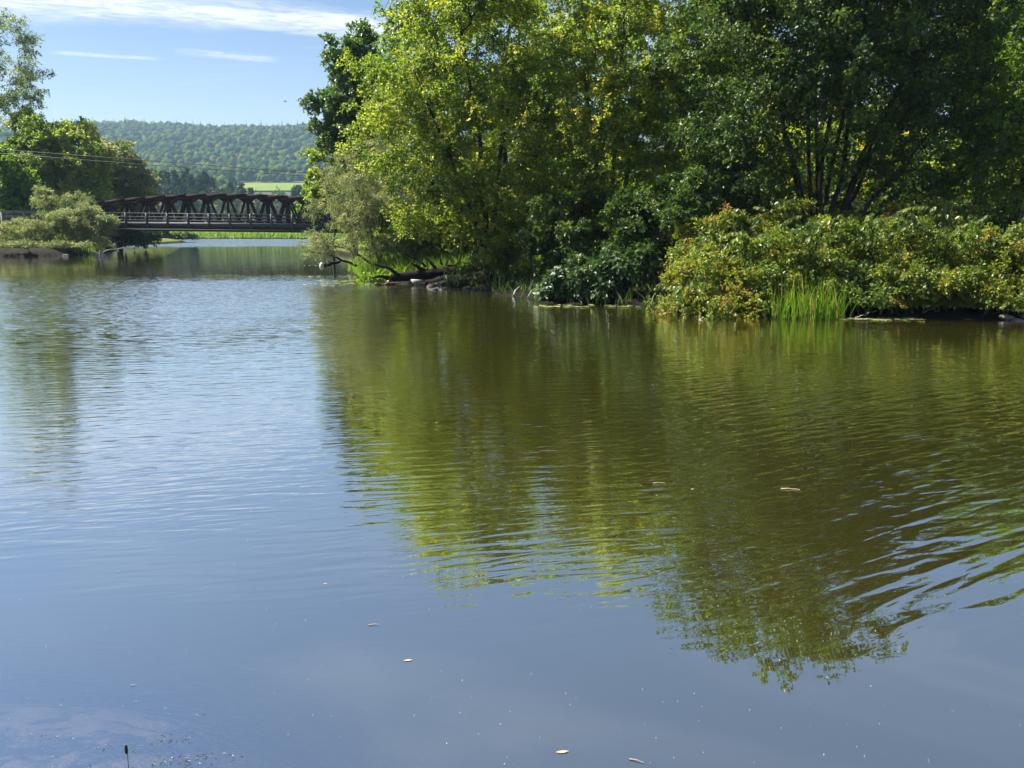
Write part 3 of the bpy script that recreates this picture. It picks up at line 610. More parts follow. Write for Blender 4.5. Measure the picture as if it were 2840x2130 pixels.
make_plant('tall_poplar', 'tall green poplar rising behind the left side of the leaning maple', 'tree', b0,
    [(0, 0, 12.0, 1.9, 2.0, 3.6), (-0.8, 0, 9.0, 1.7, 1.8, 2.6), (1.0, 0, 8.4, 2.0, 2.0, 2.6), (0.2, 0, 14.6, 1.2, 1.2, 1.8), (1.8, 0, 13.0, 1.4, 1.3, 2.0), (0, 0, 5.2, 2.2, 2.0, 2.2), (.2, 0, 2.4, 2.2, 2, 1.8)],
    boughs=96, per=6, leaves=55, bough_r=0.8, clump_r=0.48, L=0.18, Wd=0.15, leaf='cotton', trunk_r=0.24, seed=17, sep=0.5, tint0=0.60)
back = [(1400, 45, 15.2, 'left', 'dark green tree filling the gap behind the leaning maple', 21),
        (1620, 47, 14.0, 'feather', 'thin grey green tree with bare twiggy top behind the yellowing maple', 22),
        (1850, 43, 16.0, 'maple', 'sunlit tree crown behind the yellowing maple, against the dark tree', 23),
        (2180, 41, 15.0, 'maple2', 'sunlit green tree seen through the fanning trunks of the dark tree', 24),
        (2520, 40, 14.5, 'dark', 'dark tree behind the right half of the fanning dark tree', 25),
        (2790, 38, 13.4, 'left', 'tall tree behind the right edge tree', 26),
        (2010, 50, 17.0, 'left', 'farther tree closing the gap left of the fanning trunks', 27), (2350, 51, 17.5, 'maple', 'farther yellow green tree closing the gap above the fanning trunks', 28),
        (2660, 50, 17.5, 'left', 'farther tree closing the gap right of the dark tree crown', 29), (1480, 56, 16.0, 'left', 'farthest tree in the gap between the two front maples', 30)]
for px, Yb, ht, lf, lab, sd_ in back:
    b0 = at_base(px, Yb)
    make_plant('background_tree', lab, 'tree', b0,
        [(0, 0, ht * .72, 3.0, 2.4, ht * .24), (-1.8, 0, ht * .5, 2.2, 2.0, ht * .2), (1.9, 0, ht * .48, 2.2, 2.0, ht * .2), (0.2, -.4, ht * .28, 2.8, 1.8, ht * .14), (0, 0, ht * .9, 1.5, 1.4, ht * .08)],
        boughs=60, per=6, leaves=46 if sd_ != 22 else 24, bough_r=1.0, clump_r=0.6, L=0.22, Wd=0.18, leaf=lf, trunk_r=0.24, seed=sd_, sep=0.6, tint0=0.5)
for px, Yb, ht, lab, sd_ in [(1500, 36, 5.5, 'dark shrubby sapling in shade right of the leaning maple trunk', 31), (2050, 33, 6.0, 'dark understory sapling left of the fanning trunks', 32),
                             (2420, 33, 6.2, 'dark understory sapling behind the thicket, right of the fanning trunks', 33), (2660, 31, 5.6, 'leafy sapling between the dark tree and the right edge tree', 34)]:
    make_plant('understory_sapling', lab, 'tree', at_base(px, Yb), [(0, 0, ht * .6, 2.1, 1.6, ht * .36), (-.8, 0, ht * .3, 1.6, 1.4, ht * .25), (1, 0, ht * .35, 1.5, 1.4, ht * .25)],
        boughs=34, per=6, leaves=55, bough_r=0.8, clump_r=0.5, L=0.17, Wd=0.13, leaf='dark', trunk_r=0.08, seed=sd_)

for px, Yb, ht, lf, lab, sd_ in [(1330, 37.5, 4.6, 'left', 'leafy shrub behind the leaning maple trunk, above the log', 35), (1235, 38.5, 4.4, 'left', 'leafy shrub behind the log, left of the leaning maple trunk', 36),
                             (1590, 37, 5.6, 'maple', 'sunlit shrub behind the yellowing maple', 37), (1800, 36, 5.4, 'left', 'sunlit shrub between yellowing maple and dark tree', 38), (1980, 37, 6.0, 'maple', 'sunlit sapling left of the fanning trunks, far back', 39),
                             (2200, 36, 6.2, 'maple', 'sunlit sapling glimpsed straight behind the fanning trunks', 43), (2400, 37, 6.0, 'maple2', 'sunlit sapling glimpsed right of the fanning trunks', 44), (2580, 35, 6.0, 'maple', 'sunlit sapling behind the right side of the dark tree', 45), (2760, 33, 5.0, 'maple', 'sunlit sapling behind the right edge tree', 46)]:
    make_plant('understory_shrub', lab, 'shrub', at_base(px, Yb), [(0, 0, ht * .55, 2.2, 1.6, ht * .42), (-1.2, 0, ht * .3, 1.6, 1.4, ht * .3), (1.2, 0, ht * .33, 1.6, 1.4, ht * .3)],
        boughs=40, per=6, leaves=42, bough_r=0.85, clump_r=0.52, L=0.19, Wd=0.15, leaf=lf, trunk_r=0.07, seed=sd_, tint0=.55)

# the olive willow at the tip
b0 = at_base(1048, 38.5); b0.z = max(b0.z, 0.3)
make_plant('olive_willow', 'round grey olive willow hanging over the water at the tip of the bank', 'tree', b0,
    [(0.5, 0, 4.6, 1.9, 2.0, 2.1), (-0.8, -.3, 3.5, 1.7, 1.8, 1.7), (-1.5, -.6, 2.2, 1.5, 1.5, 1.1), (0.4, -1.0, 2.4, 2.0, 1.5, 1.6), (1.5, 0, 5.4, 1.2, 1.5, 1.7), (-2.2, -.9, 1.0, 1.0, .9, .55), (1.3, 0, 6.8, .8, 1.0, 1.1), (-.3, -1.4, 1.2, 1.8, .9, .6), (1.6, -.8, 1.6, 1.3, .9, .9), (1.9, 0, 7.4, .8, .9, 1.3)],
    boughs=165, per=6, leaves=68, bough_r=0.55, clump_r=0.42, L=0.13, Wd=0.032, leaf='willow', trunk_r=0.16, seed=41, sep=0.3, droop=0.3, up=0.35, outw=0.6, rnd=0.7,
    stems=stems_to(rg_, [(0.9, 0, 5.5), (-0.8, -.3, 3.6), (-2.1, -.8, 1.2), (1.4, 0, 4.6)]), tint0=0.55)

# dark understory and glossy plants at the water's edge
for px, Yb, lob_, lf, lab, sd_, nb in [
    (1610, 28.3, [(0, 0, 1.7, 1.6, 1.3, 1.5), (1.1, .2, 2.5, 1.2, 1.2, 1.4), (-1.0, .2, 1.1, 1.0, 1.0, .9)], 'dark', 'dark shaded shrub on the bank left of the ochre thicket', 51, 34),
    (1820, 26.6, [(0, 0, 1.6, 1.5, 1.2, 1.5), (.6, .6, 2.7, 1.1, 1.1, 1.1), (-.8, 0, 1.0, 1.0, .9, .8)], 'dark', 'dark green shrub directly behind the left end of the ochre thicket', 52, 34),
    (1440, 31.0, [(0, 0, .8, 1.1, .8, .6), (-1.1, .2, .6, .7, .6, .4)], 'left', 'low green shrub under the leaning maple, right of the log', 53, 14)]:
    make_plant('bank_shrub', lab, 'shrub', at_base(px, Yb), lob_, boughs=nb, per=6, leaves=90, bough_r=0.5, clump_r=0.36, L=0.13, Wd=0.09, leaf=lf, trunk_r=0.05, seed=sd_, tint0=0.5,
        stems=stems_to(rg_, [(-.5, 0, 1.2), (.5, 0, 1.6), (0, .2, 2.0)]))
for px, Yb, s_, lab, sd_ in [(1590, 24.6, .75, 'low glossy leaved plant drooping into the water, left of its pair', 61), (1710, 24.1, 1.0, 'glossy leaved plant with bright shining leaves beside the ochre thicket', 62)]:
    make_plant('glossy_plant', lab, 'plant', at_base(px, Yb), [(0, 0, .55 * s_, 1.0, .5, .5 * s_), (.5, .4, 1.0 * s_, .7, .5, .5 * s_), (-.6, -.1, .25, .6, .35, .22)],
        boughs=20, per=5, leaves=34, bough_r=0.35, clump_r=0.3, L=0.19, Wd=0.12, leaf='glossy', trunk_r=0.03, seed=sd_, up=0.8, outw=0.45, rnd=0.35, droop=0.5, tint0=0.5,
        stems=stems_to(rg_, [(-.4, 0, .7), (.5, 0, 1.0)]))

# the ochre and green knotweed thicket
kn = [(1968, 22.5, 1.2, 1.05, .80, 'low ochre knotweed lobe at the left end of the thicket, touching the water'),
      (2045, 23.4, 1.5, 2.35, .66, 'reddish ochre knotweed clump near the left end of the thicket'),
      (2170, 22.9, 1.5, 2.45, .56, 'yellow green knotweed clump directly behind the iris clump, left half'),
      (2330, 23.0, 1.5, 2.5, .48, 'green knotweed clump directly right of the iris clump'),
      (2480, 22.7, 1.5, 2.55, .55, 'tall knotweed clump with orange tipped top right of centre'),
      (2620, 22.5, 1.5, 2.5, .58, 'yellow topped knotweed clump above the row of lily pads'),
      (2760, 22.2, 1.5, 2.4, .52, 'knotweed clump above the shore stones near the right edge'),
      (2900, 22.0, 1.5, 2.5, .5, 'knotweed clump cut by the right edge of the view'),
      (2010, 26.0, 1.5, 2.75, .46, 'green knotweed clump with tall tips behind the reddish left end'),
      (2250, 25.5, 1.7, 3.05, .52, 'back row knotweed clump under the fanning trunks'),
      (2560, 25.0, 1.7, 3.0, .56, 'back row knotweed clump with yellow tops below the dark crown')]
for i, (px, Yb, rx, ht, tint0, lab) in enumerate(kn):
    Yb -= 1.3 if abs(px - 2245) > 110 else .95; tint0 = .28 + .42 * tint0; ht *= .88; b0 = at_base(px, Yb); q = np.random.default_rng(70 + i)
    ends = [(q.uniform(-rx, rx) * .8, q.uniform(-.9, .5), ht * q.uniform(.75, 1.04)) for _ in range(14)]
    root = make_plant('knotweed_clump', lab, 'shrub', b0, [(0, .1, ht * .50, rx, 1.1, ht * .46), (-.6 * rx, -.4, ht * .34, rx * .6, .9, ht * .33), (.6 * rx, -.4, ht * .36, rx * .6, .9, ht * .34), (0, -.9, ht * .24, rx, .7, ht * .22), (0, -1.15, .42, rx * 1.05, .55, .36), (0, -1.3, .2, rx, .4, .2)],
        boughs=70 if i else 40, per=5, leaves=72, bough_r=0.42, clump_r=0.31, L=0.088, Wd=0.060, leaf='knot', trunk_r=0.05, seed=80 + i, up=0.7, outw=0.45, rnd=0.72, droop=0.45, tint0=tint0,
        clump_t=0.18, stems=stems_to(q, ends, 6), group='knotweed clumps along the right bank')
    # a few arching canes with large hanging leaves above the mass
    c, a, n, tt = [], [], [], []
    for e in ends[:9]:
        p0 = np.array(e) * [1, 1, .86]; dr = unit(np.array([q.normal(0, .6), q.normal(-.2, .4), 1.0])); Lc = q.uniform(.45, .8); last = p0; segs = []
        for s in np.linspace(0.1, 1, 9):
            p1 = p0 + dr * Lc * s + np.array([dr[0], dr[1], -0.5]) * Lc * .55 * s * s
            segs.append(np.concatenate([last, p1, [.007, .006]])); last = p1
            for sgn in (-1, 1):
                c.append(p1); a.append(np.array([dr[1] * sgn + q.normal(0, .3), -dr[0] * sgn + q.normal(0, .3) - .2, -0.75])); n.append(np.array([q.normal(0, .3), -.5, .8])); tt.append(np.clip(tint0 - .1 + q.normal(0, .15), 0, 1))
        link('cane', tube_mesh('knot_cane', segs, M['palebark']), root)
    link('cane_leaves', leaf_mesh('cane_leaves', np.array(c), np.array(a), np.array(n), 0.15, 0.10, np.array(tt), M['knot']), root)

# ------------------------------------------------------------------ trees and shrubs on the left bank
def left_tree(name, lab, px, Yb, lobes, **kw):
    b0 = at_base(px, Yb); return make_plant(name, lab, 'tree', b0, [lobe(b0, *q) for q in lobes], **kw)
far_kw = dict(per=6, bough_r=1.3, clump_r=0.85, L=0.32, Wd=0.24, trunk_r=0.28, sep=0.7)
left_tree('feathery_tree', 'tall airy tree with feathery branches at the top left edge', 20, 98, [(40, 150, 98, 2.6, 3, 3.0), (-30, 110, 98, 3.4, 3, 4), (95, 200, 97, 1.5, 1.6, .8), (60, 90, 98, 1.8, 2, 1.6), (-10, 240, 98, 3.6, 3, 3.2), (75, 250, 97, 1.8, 2, 1.0), (-60, 330, 98, 4, 3, 4), (30, 250, 98, 2.6, 2.4, 2.6), (10, 330, 98, 3.2, 2.6, 2.6), (60, 300, 98, 1.8, 1.8, 1.6)],
    boughs=96, leaves=34, leaf='feather', seed=101, tint0=0.55, **{**far_kw, 'bough_r': 1.0, 'clump_r': 0.7, 'L': .26, 'Wd': .13})
left_tree('pointed_tree', 'narrow pointed green tree in front of the feathery tree', 82, 95, [(80, 310, 95, .9, 1, 1.5), (78, 370, 95, 1.7, 1.7, 2.2), (75, 440, 95, 2.3, 2.2, 2.6), (75, 520, 95, 2.6, 2.4, 2.6)],
    boughs=60, leaves=62, leaf='left', seed=102, tint0=0.42, **{**far_kw, 'bough_r': .8})
left_tree('dark_round_tree', 'dark shaded tree beside the bright sapling on the left bank', 130, 93, [(125, 390, 93, 2.2, 2.2, 2.4), (140, 470, 93, 2.8, 2.6, 2.8), (110, 540, 93, 2.6, 2.4, 2.4), (70, 450, 94, 2.2, 2.2, 3.2)],
    boughs=60, leaves=60, leaf='left', seed=103, tint0=0.25, **far_kw)
left_tree('left_maple', 'broad mid green tree left of the bridge, crossed by the cable', 215, 94, [(200, 400, 94, 2.4, 2.3, 2.2), (245, 440, 93, 2.2, 2.2, 2.3), (190, 490, 93, 3.0, 2.5, 2.8), (240, 540, 93, 2.6, 2.3, 2.0), (160, 375, 95, 1.4, 1.6, 1.3)],
    boughs=84, leaves=64, leaf='left', seed=104, tint0=0.60, **far_kw)
left_tree('rounded_willow', 'rounded olive green willow tree above the left end of the bridge', 330, 104, [(315, 450, 104, 2.8, 2.6, 2.4), (355, 490, 104, 2.6, 2.6, 2.4), (300, 520, 103, 3.0, 2.4, 2.4), (370, 545, 104, 2.2, 2.2, 1.8), (270, 430, 105, 1.8, 2, 1.6)],
    boughs=80, leaves=70, leaf='willow', seed=105, tint0=0.6, **far_kw)
left_tree('bright_sapling', 'bright green young tree at the left edge above the road rail', 30, 84.0, [(15, 470, 84, 1.8, 1.5, 1.8), (40, 520, 84, 1.7, 1.5, 1.5), (5, 560, 84, 2.0, 1.5, 1.3), (75, 500, 85, 1.0, 1.0, .9), (80, 575, 84, 1.1, 1.0, .8)],
    boughs=46, leaves=50, leaf='bright', seed=106, tint0=0.55, **{**far_kw, 'bough_r': .75, 'clump_r': .6, 'L': .3, 'Wd': .24, 'trunk_r': .12})
left_tree('yellow_sapling', 'slim pale tree between the broad tree and the round willow', 262, 99, [(262, 500, 99, 1.2, 1.2, 1.8), (275, 560, 99, 1.6, 1.4, 1.6)], boughs=24, leaves=80, leaf='left', seed=107, tint0=0.75, **far_kw)
lt = [o for o in COL.objects if o.name in ('left_maple', 'dark_round_tree', 'rounded_willow')]
for k, (px, Yb, lab) in enumerate([(-150, 96, 'broad tree just beyond the left edge behind the road rail'), (-330, 92, 'dark tree farther along the road beyond the left edge'), (-520, 100, 'olive tree far along the road beyond the left edge')]):
    src = lt[k % len(lt)]; b0 = at_base(px, Yb); clone(src, b0, 1.3 + k, 1.0 + .1 * k, lab)
sh = dict(per=6, leaves=55, bough_r=0.6, clump_r=0.48, L=0.21, Wd=0.07, leaf='willow', trunk_r=0.10, up=0.45, outw=0.6, rnd=0.65)
for px, Yb, lobes, lab, sd_, nb in [
    (235, 74.5, [(215, 612, 74, 2.1, 1.6, .95), (275, 598, 75, 1.2, 1.3, .8), (240, 585, 74.5, .7, .8, .6), (190, 640, 74, 1.8, 1.3, 1.1), (255, 655, 74, 1.6, 1.3, 1.0), (285, 620, 74.5, .9, 1.0, 1.0), (170, 690, 73.5, 1.8, .9, .6), (280, 680, 74, 1.2, .8, .6)], 'large silvery willow shrub against the left end of the bridge', 111, 74),
    (85, 73.0, [(110, 655, 73, 1.8, 1.3, 1.0), (50, 655, 73, 1.7, 1.2, 1.2), (75, 625, 73.5, 1.2, 1.1, .9), (150, 630, 73, 1.2, 1.2, .9), (10, 680, 73, 1.6, 1.0, .9), (-30, 670, 72, 1.8, 1.2, 1.2), (60, 698, 67.8, 1.8, .9, .7), (-10, 700, 67.4, 1.8, .8, .7), (120, 700, 67.8, 1.6, .8, .6), (200, 698, 68.4, 1.6, .8, .6)], 'low silvery willow shrub on the left bank below the road rail', 112, 84),
    (175, 80.5, [(150, 575, 80, 1.6, 1.2, 1.1), (205, 560, 80, 1.5, 1.2, .9), (125, 555, 81, .9, 1, 1.2)], 'olive brown shrub beside the road, behind the silvery willows', 113, 36)]:
    b0 = at_base(px, Yb); make_plant('willow_shrub', lab, 'shrub', b0, [lobe(b0, *q) for q in lobes], boughs=nb, seed=sd_, tint0=0.62,
        stems=stems_to(rg_, [tuple(np.array(lobe(b0, *q)[:3]) * [.9, .9, 1]) for q in lobes[:4]]), **sh)
for px, Yb, lobes, lab, sd_ in [
    (330, 92.5, [(325, 648, 92, 2.2, 1.2, 1.0), (385, 655, 95, 1.8, 1.2, .7), (290, 640, 92, 1.4, 1.2, 1.0)], 'dark shrub in the shade under the left end of the bridge', 114),
    (440, 150, [(440, 652, 150, 3.4, 2.0, 1.2), (500, 655, 160, 3.0, 1.6, .8)], 'dark bushes on the left shore beyond the bridge', 115)]:
    b0 = at_base(px, Yb); make_plant('shore_shrub', lab, 'shrub', b0, [lobe(b0, *q) for q in lobes], boughs=34, per=6, leaves=60, bough_r=0.7, clump_r=0.6, L=0.34, Wd=0.24, leaf='dark', trunk_r=0.08, seed=sd_)
# behind the right end of the bridge
for px, Yb, lobes, lf, lab, sd_ in [
    (858, 110, [(860, 590, 110, 2.0, 2.0, 1.9), (880, 575, 112, 2.2, 2, 2.4)], 'bright', 'yellow green bush seen through the right end of the bridge truss', 116)]:
    b0 = at_base(px, Yb); b0.x += 2.0; make_plant('shore_bush', lab, 'shrub', b0, [lobe(b0, *q) for q in lobes], boughs=36, per=6, leaves=60, bough_r=0.8, clump_r=0.6, L=0.32, Wd=0.24, leaf=lf, trunk_r=0.09, seed=sd_)

# ------------------------------------------------------------------ the tree line beyond the far meadow
def far_crown(rng, kind, ht):
    if kind == 'pine':
        cen = []
        for lv in np.linspace(0.30, 0.97, 11):
            rr = ht * 0.19 * (1.04 - lv) ** 0.7 * rng.uniform(.7, 1.15)
            for k in range(6):
                a = rng.uniform(0, 6.28); cen.append((math.cos(a) * rr, math.sin(a) * rr, ht * lv + rng.normal(0, .2)))
        return np.array(cen), ht * .055
    lobes = [(0, 0, ht * .62, ht * .26, ht * .26, ht * .34), (-ht * .12, 0, ht * .42, ht * .22, ht * .22, ht * .26), (ht * .12, 0, ht * .45, ht * .22, ht * .22, ht * .26)]
    return fill(rng, lobes, 90, 0.7), ht * .085
def far_proto(kind, ht, lf, seed, name):
    rng = np.random.default_rng(seed); cen, cr = far_crown(rng, kind, ht); root = empty(name, (0, 0, -200))
    axp = np.stack([cen[:, 0] * 0, cen[:, 1] * 0, np.minimum(cen[:, 2], ht * .6)], 1)
    p, a, n, l_, w_, tn, td = spray(rng, cen, cr, axp, 20, ht * .052, ht * .04, up=0.5, outw=0.9, rnd=0.35, flat=0.35 if kind == 'pine' else .8, tint0=0.5)
    tr = [(np.array([0, 0, -1.0]), np.array([0, 0, ht * .5]), .35, .25), (np.array([0, 0, ht * .5]), np.array([0, 0, ht * .95]), .25, .05)]
    for q in cen[::6]: tr.append((np.array([0, 0, q[2] * .85]), q, .10, .04))
    link('trunk', tube_mesh(name + '_trunk', [np.concatenate([u_, v_, [r0, r1]]) for u_, v_, r0, r1 in tr], M['bark']), root)
    link('crown', leaf_mesh(name + '_crown', p, a, n, l_, w_, tn, M[lf]), root); return root
protos = [far_proto('pine', 25, 'pine', 201, 'pine_tree'), far_proto('pine', 22, 'pine', 202, 'pine_tree'), far_proto('round', 19, 'wood', 203, 'broadleaf_tree'), far_proto('round', 17, 'wood', 204, 'broadleaf_tree'), far_proto('round', 14, 'wood', 205, 'broadleaf_tree')]
usedp = [False] * len(protos); rr = random.Random(8)
line = []
for k in range(34): line.append((362 + k * 7.6 + rr.uniform(-6, 6), 395 + rr.uniform(-25, 40), rr.choice([0, 1, 0, 2, 3]), rr.uniform(.86, 1.10)))
for k in range(62): line.append((575 + k * 6.2 + rr.uniform(-6, 6), 425 + rr.uniform(-25, 30), rr.choice([2, 3, 3, 1, 4]), rr.uniform(.76, .96) if k > 14 else rr.uniform(.8, 1.0)))
for k in range(16): line.append((360 + k * 37 + rr.uniform(-12, 12), 330 + rr.uniform(-15, 25), rr.choice([2, 3, 4, 4, 0]), rr.uniform(.50, .78)))
for k in range(10): line.append((1000 + k * 60, 420 + rr.uniform(-20, 20), rr.choice([1, 2, 3]), 0.9))
for px, Yb, k, sc in line:
    x = P(px, 600, Yb).x; z = gz(x, Yb)
    where = ('seen through the bridge truss' if Yb < 352 else 'over the left end of the truss' if px < 455 else 'over the left half of the truss' if px < 575 else 'over the middle of the truss, left of the bright field' if px < 690 else 'directly below the bright field' if px < 880 else 'hidden far behind the right bank trees')
    lab = ('dark far pine ' if k < 2 else 'tall rounded far tree ' if k == 2 else 'rounded far tree ' if k == 3 else 'small rounded far tree ') + where
    if not usedp[k]:
        o = protos[k]; usedp[k] = True
    else: o = copy_tree(protos[k])
    tag(o, lab, 'tree', 'trees in the line beyond the far meadow')
    o.location = (x, Yb, z); o.rotation_euler = (0, 0, rr.uniform(0, 6.28)); o.scale = (sc * rr.uniform(.9, 1.15),) * 2 + (sc,)

# the far-off wood that covers the hill: thousands of crowns read as one mass
def ico(sub):
    bm = bmesh.new(); bmesh.ops.create_icosphere(bm, subdivisions=sub, radius=1.0); bm.verts.ensure_lookup_table()
    v = np.array([q.co[:] for q in bm.verts]); f = np.array([[q.index for q in p.verts] for p in bm.faces]); bm.free(); return v, f
rng = np.random.default_rng(77); iv, if_ = ico(2); keep = (iv[if_].mean(1)[:, 2] > -0.12); if_ = if_[keep]
def scatter(n, x0, x1, y0, y1, mind):
    pts = np.stack([rng.uniform(x0, x1, n), rng.uniform(y0, y1, n)], 1); cell = {}; out_ = []
    for p in pts:
        k = (int(p[0] // mind), int(p[1] // mind))
        if any(np.hypot(*(p - q)) < mind for i in (-1, 0, 1) for j in (-1, 0, 1) for q in cell.get((k[0] + i, k[1] + j), ())): continue
        cell.setdefault(k, []).append(p); out_.append(p)
    return np.array(out_)
pts = np.concatenate([(lambda q: q[~((q[:, 0] > -300) & (q[:, 0] < -50) & (q[:, 1] < 872))])(scatter(11000, -900, -250, 862, 1690, 7.4)), scatter(2600, -1500, -900, 862, 1690, 12), scatter(900, -250, 400, 862, 1690, 19), (lambda q: q[(q[:, 0] < -0.352 * q[:, 1])])(scatter(6000, -560, -195, 540, 862, 7.4)), scatter(500, -60, 300, 600, 862, 13)])
ridge_p = np.stack([np.linspace(-1100, 100, 230) + rng.normal(0, 3, 230), 1652 + rng.normal(0, 6, 230)], 1)
def crowns(name, pts, conif, low=0.0):
    n = len(pts); z = hill_h(pts[:, 0], pts[:, 1]); s = rng.uniform(4.2, 6.8, n); hgt = s * rng.uniform(1.0, 1.4, n)
    if conif: s = rng.uniform(2.2, 3.4, n); hgt = rng.uniform(10, 17, n) * (1.35 if name == 'ridge_conifers' else 1)
    v = np.repeat(iv[None], n, 0); lump = 1 + 0.20 * np.sin(v[:, :, 0] * 3.1 + rng.uniform(0, 6.3, (n, 1))) * np.cos(v[:, :, 1] * 2.7 + rng.uniform(0, 6.3, (n, 1))) + rng.normal(0, 0.13, v.shape[:2])
    v = v * lump[:, :, None]
    if conif: v[:, :, :2] *= np.clip((1.12 - v[:, :, 2:3]) * .62, .06, 1.2)
    v = v * np.stack([s, s, hgt], 1)[:, None] + np.stack([pts[:, 0], pts[:, 1], (z + hgt * .85 + 2.5 - low * hgt) if not conif else z + hgt * .12], 1)[:, None]
    f = (if_[None] + (np.arange(n) * len(iv))[:, None, None]).reshape(-1, 3)
    tint = np.repeat(np.clip(rng.normal(.45 if not conif else .2, .22, n), 0, 1), len(if_)) + rng.normal(0, .07, n * len(if_))
    return mesh_np(name, v.reshape(-1, 3), f, 3, M['hillwood'] if not conif else M['hillpine'], False, {'tint': ('FACE', tint)})
con = rng.random(len(pts)) < 0.16
edge_p = np.stack([np.linspace(-330, -30, 110) + rng.normal(0, 1, 110), 866 + rng.normal(0, 3, 110)], 1)
tag(link('hill_wood', crowns('hill_wood', pts[~con], False)), kind='stuff')
tag(link('wood_edge', crowns('wood_edge', np.concatenate([edge_p, edge_p + [1, 3]]), False, 0.75)), kind='stuff')
tag(link('hill_conifers', crowns('hill_conifers', pts[con], True)), kind='stuff')
tag(link('ridge_conifers', crowns('ridge_conifers', ridge_p, True)), kind='stuff')

# ------------------------------------------------------------------ grass
def grass_obj(name, pts, hmin, hmax, wd, lean=0.35, mat='grass'):
    n = len(pts); z = height(pts[:, 0], pts[:, 1])[0]; ok = z > 0.0; pts = pts[ok]; z = z[ok]; n = len(pts)
    h = rng.uniform(hmin, hmax, n); a = rng.uniform(0, 6.28, n); d = np.stack([np.cos(a), np.sin(a), a * 0], 1)
    ld = rng.normal(0, lean, (n, 2)); base = np.stack([pts[:, 0], pts[:, 1], z - .02], 1)
    tip = base + np.stack([ld[:, 0] * h, ld[:, 1] * h, h], 1); midp = base + np.stack([ld[:, 0] * h * .3, ld[:, 1] * h * .3, h * .55], 1)
    v = np.stack([base - d * wd / 2, base + d * wd / 2, midp + d * wd * .35, tip, midp - d * wd * .35], 1)
    i = np.arange(n)[:, None] * 5; f = np.concatenate([i + [[0, 1, 2]], i + [[0, 2, 4]], i + [[4, 2, 3]]], 1).reshape(-1, 3)
    me = mesh_np(name, v.reshape(-1, 3), f, 3, M[mat], False, {'tint': ('FACE', np.repeat(np.clip(rng.normal(.5, .22, n), 0, 1), 3))})
    return tag(link(name, me), kind='stuff')
q1 = np.stack([rng.uniform(-9.5, 2, 14000), rng.uniform(34.5, 48, 14000)], 1)
grass_obj('bank_grass', q1, .25, .75, .035)
q2 = np.stack([rng.uniform(-120, 40, 12000), 218 + rng.uniform(0, 1, 12000) ** 2 * 40], 1)
grass_obj('meadow_grass', q2, .5, 1.5, .35, .3)
q3 = np.stack([rng.uniform(-66, -40, 9000), rng.uniform(73, 81, 9000)], 1)
grass_obj('roadside_grass', q3, .25, .6, .08)
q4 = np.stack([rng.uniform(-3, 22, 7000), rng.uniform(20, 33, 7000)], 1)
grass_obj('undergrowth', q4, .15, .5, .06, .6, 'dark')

# ------------------------------------------------------------------ iris clump: every blade is a part
def blade_mesh(name, h, lean, wd, mat, fold=0):
    v, f = [], []
    for k in range(6):
        s = k / 5; x = lean * s ** 2.2 * h; z = h * s - abs(lean) * .25 * h * s ** 3 - fold * max(0, s - .6) * h; ww = wd * (1 - s ** 2.2) * .5 + .001
        v += [(x - ww, 0, z), (x + ww, .004, z)]
    for k in range(5): f.append((2 * k, 2 * k + 1, 2 * k + 3, 2 * k + 2))
    return mesh_np(name, v, f, 4, mat, True, {'tint': ('FACE', np.full(5, random.random()))})
random.seed(3)
blades = [blade_mesh('iris_blade', random.uniform(.75, 1.15), random.uniform(-.3, .3), random.uniform(.022, .034), M['iris'], random.choice([0, 0, 0, .5])) for _ in range(18)]
def iris(name, label, cx, cy, rx, ry, n, smin=.7, smax=1.1):
    root = empty(name, (cx, cy, -0.05)); tag(root, label, 'water plant')
    for k in range(n):
        a = random.uniform(0, 6.28); r_ = math.sqrt(random.random()); o = link('blade', random.choice(blades), root, (math.cos(a) * r_ * rx, math.sin(a) * r_ * ry, 0))
        o.rotation_euler = (random.gauss(0, .10), random.gauss(0, .12) + math.cos(a) * r_ * .10, random.uniform(-1.0, 1.0) + random.choice([0, math.pi])); s = random.uniform(smin, smax); o.scale = (s, s, s)
    return root
g = G(2245, 884); iris('iris_clump', 'bright green clump of tall iris blades standing in the water before the thicket', g.x, g.y + .05, 1.0, .45, 290, .6, 1.15)
g = G(2160, 880); iris('iris_tuft', 'small loose tuft of blades at the left foot of the iris clump', g.x, g.y + .2, .28, .2, 16, .4, .75)
g = G(2362, 884); iris('iris_tuft', 'few thin blades standing just right of the iris clump', g.x, g.y + .25, .35, .2, 14, .4, .8)
g = G(2812, 886); iris('reed_tuft', 'sparse upright reeds in the water at the right edge', g.x + .25, g.y + .2, .4, .2, 22, .7, 1.1)
g = G(2180, 884)
dry = empty('dry_blades', (g.x, g.y, 0)); tag(dry, 'pale dry blades bent over at the foot of the iris clump', 'dead plant')
for k in range(7):
    a, h = random.uniform(-.2, .45), random.uniform(.10, .2)
    segs = [np.array([a + (s / 6) * .22 * (1 if k % 2 else -1), -.05, h * math.sin(math.pi * min(1, .15 + s / 7)), a + ((s + 1) / 6) * .22 * (1 if k % 2 else -1), -.05, h * math.sin(math.pi * min(1, .15 + (s + 1) / 7)),   .006, .005]) for s in range(6)]
    link('dry_blade', tube_mesh('dry_blade', segs, M['drift']), dry)

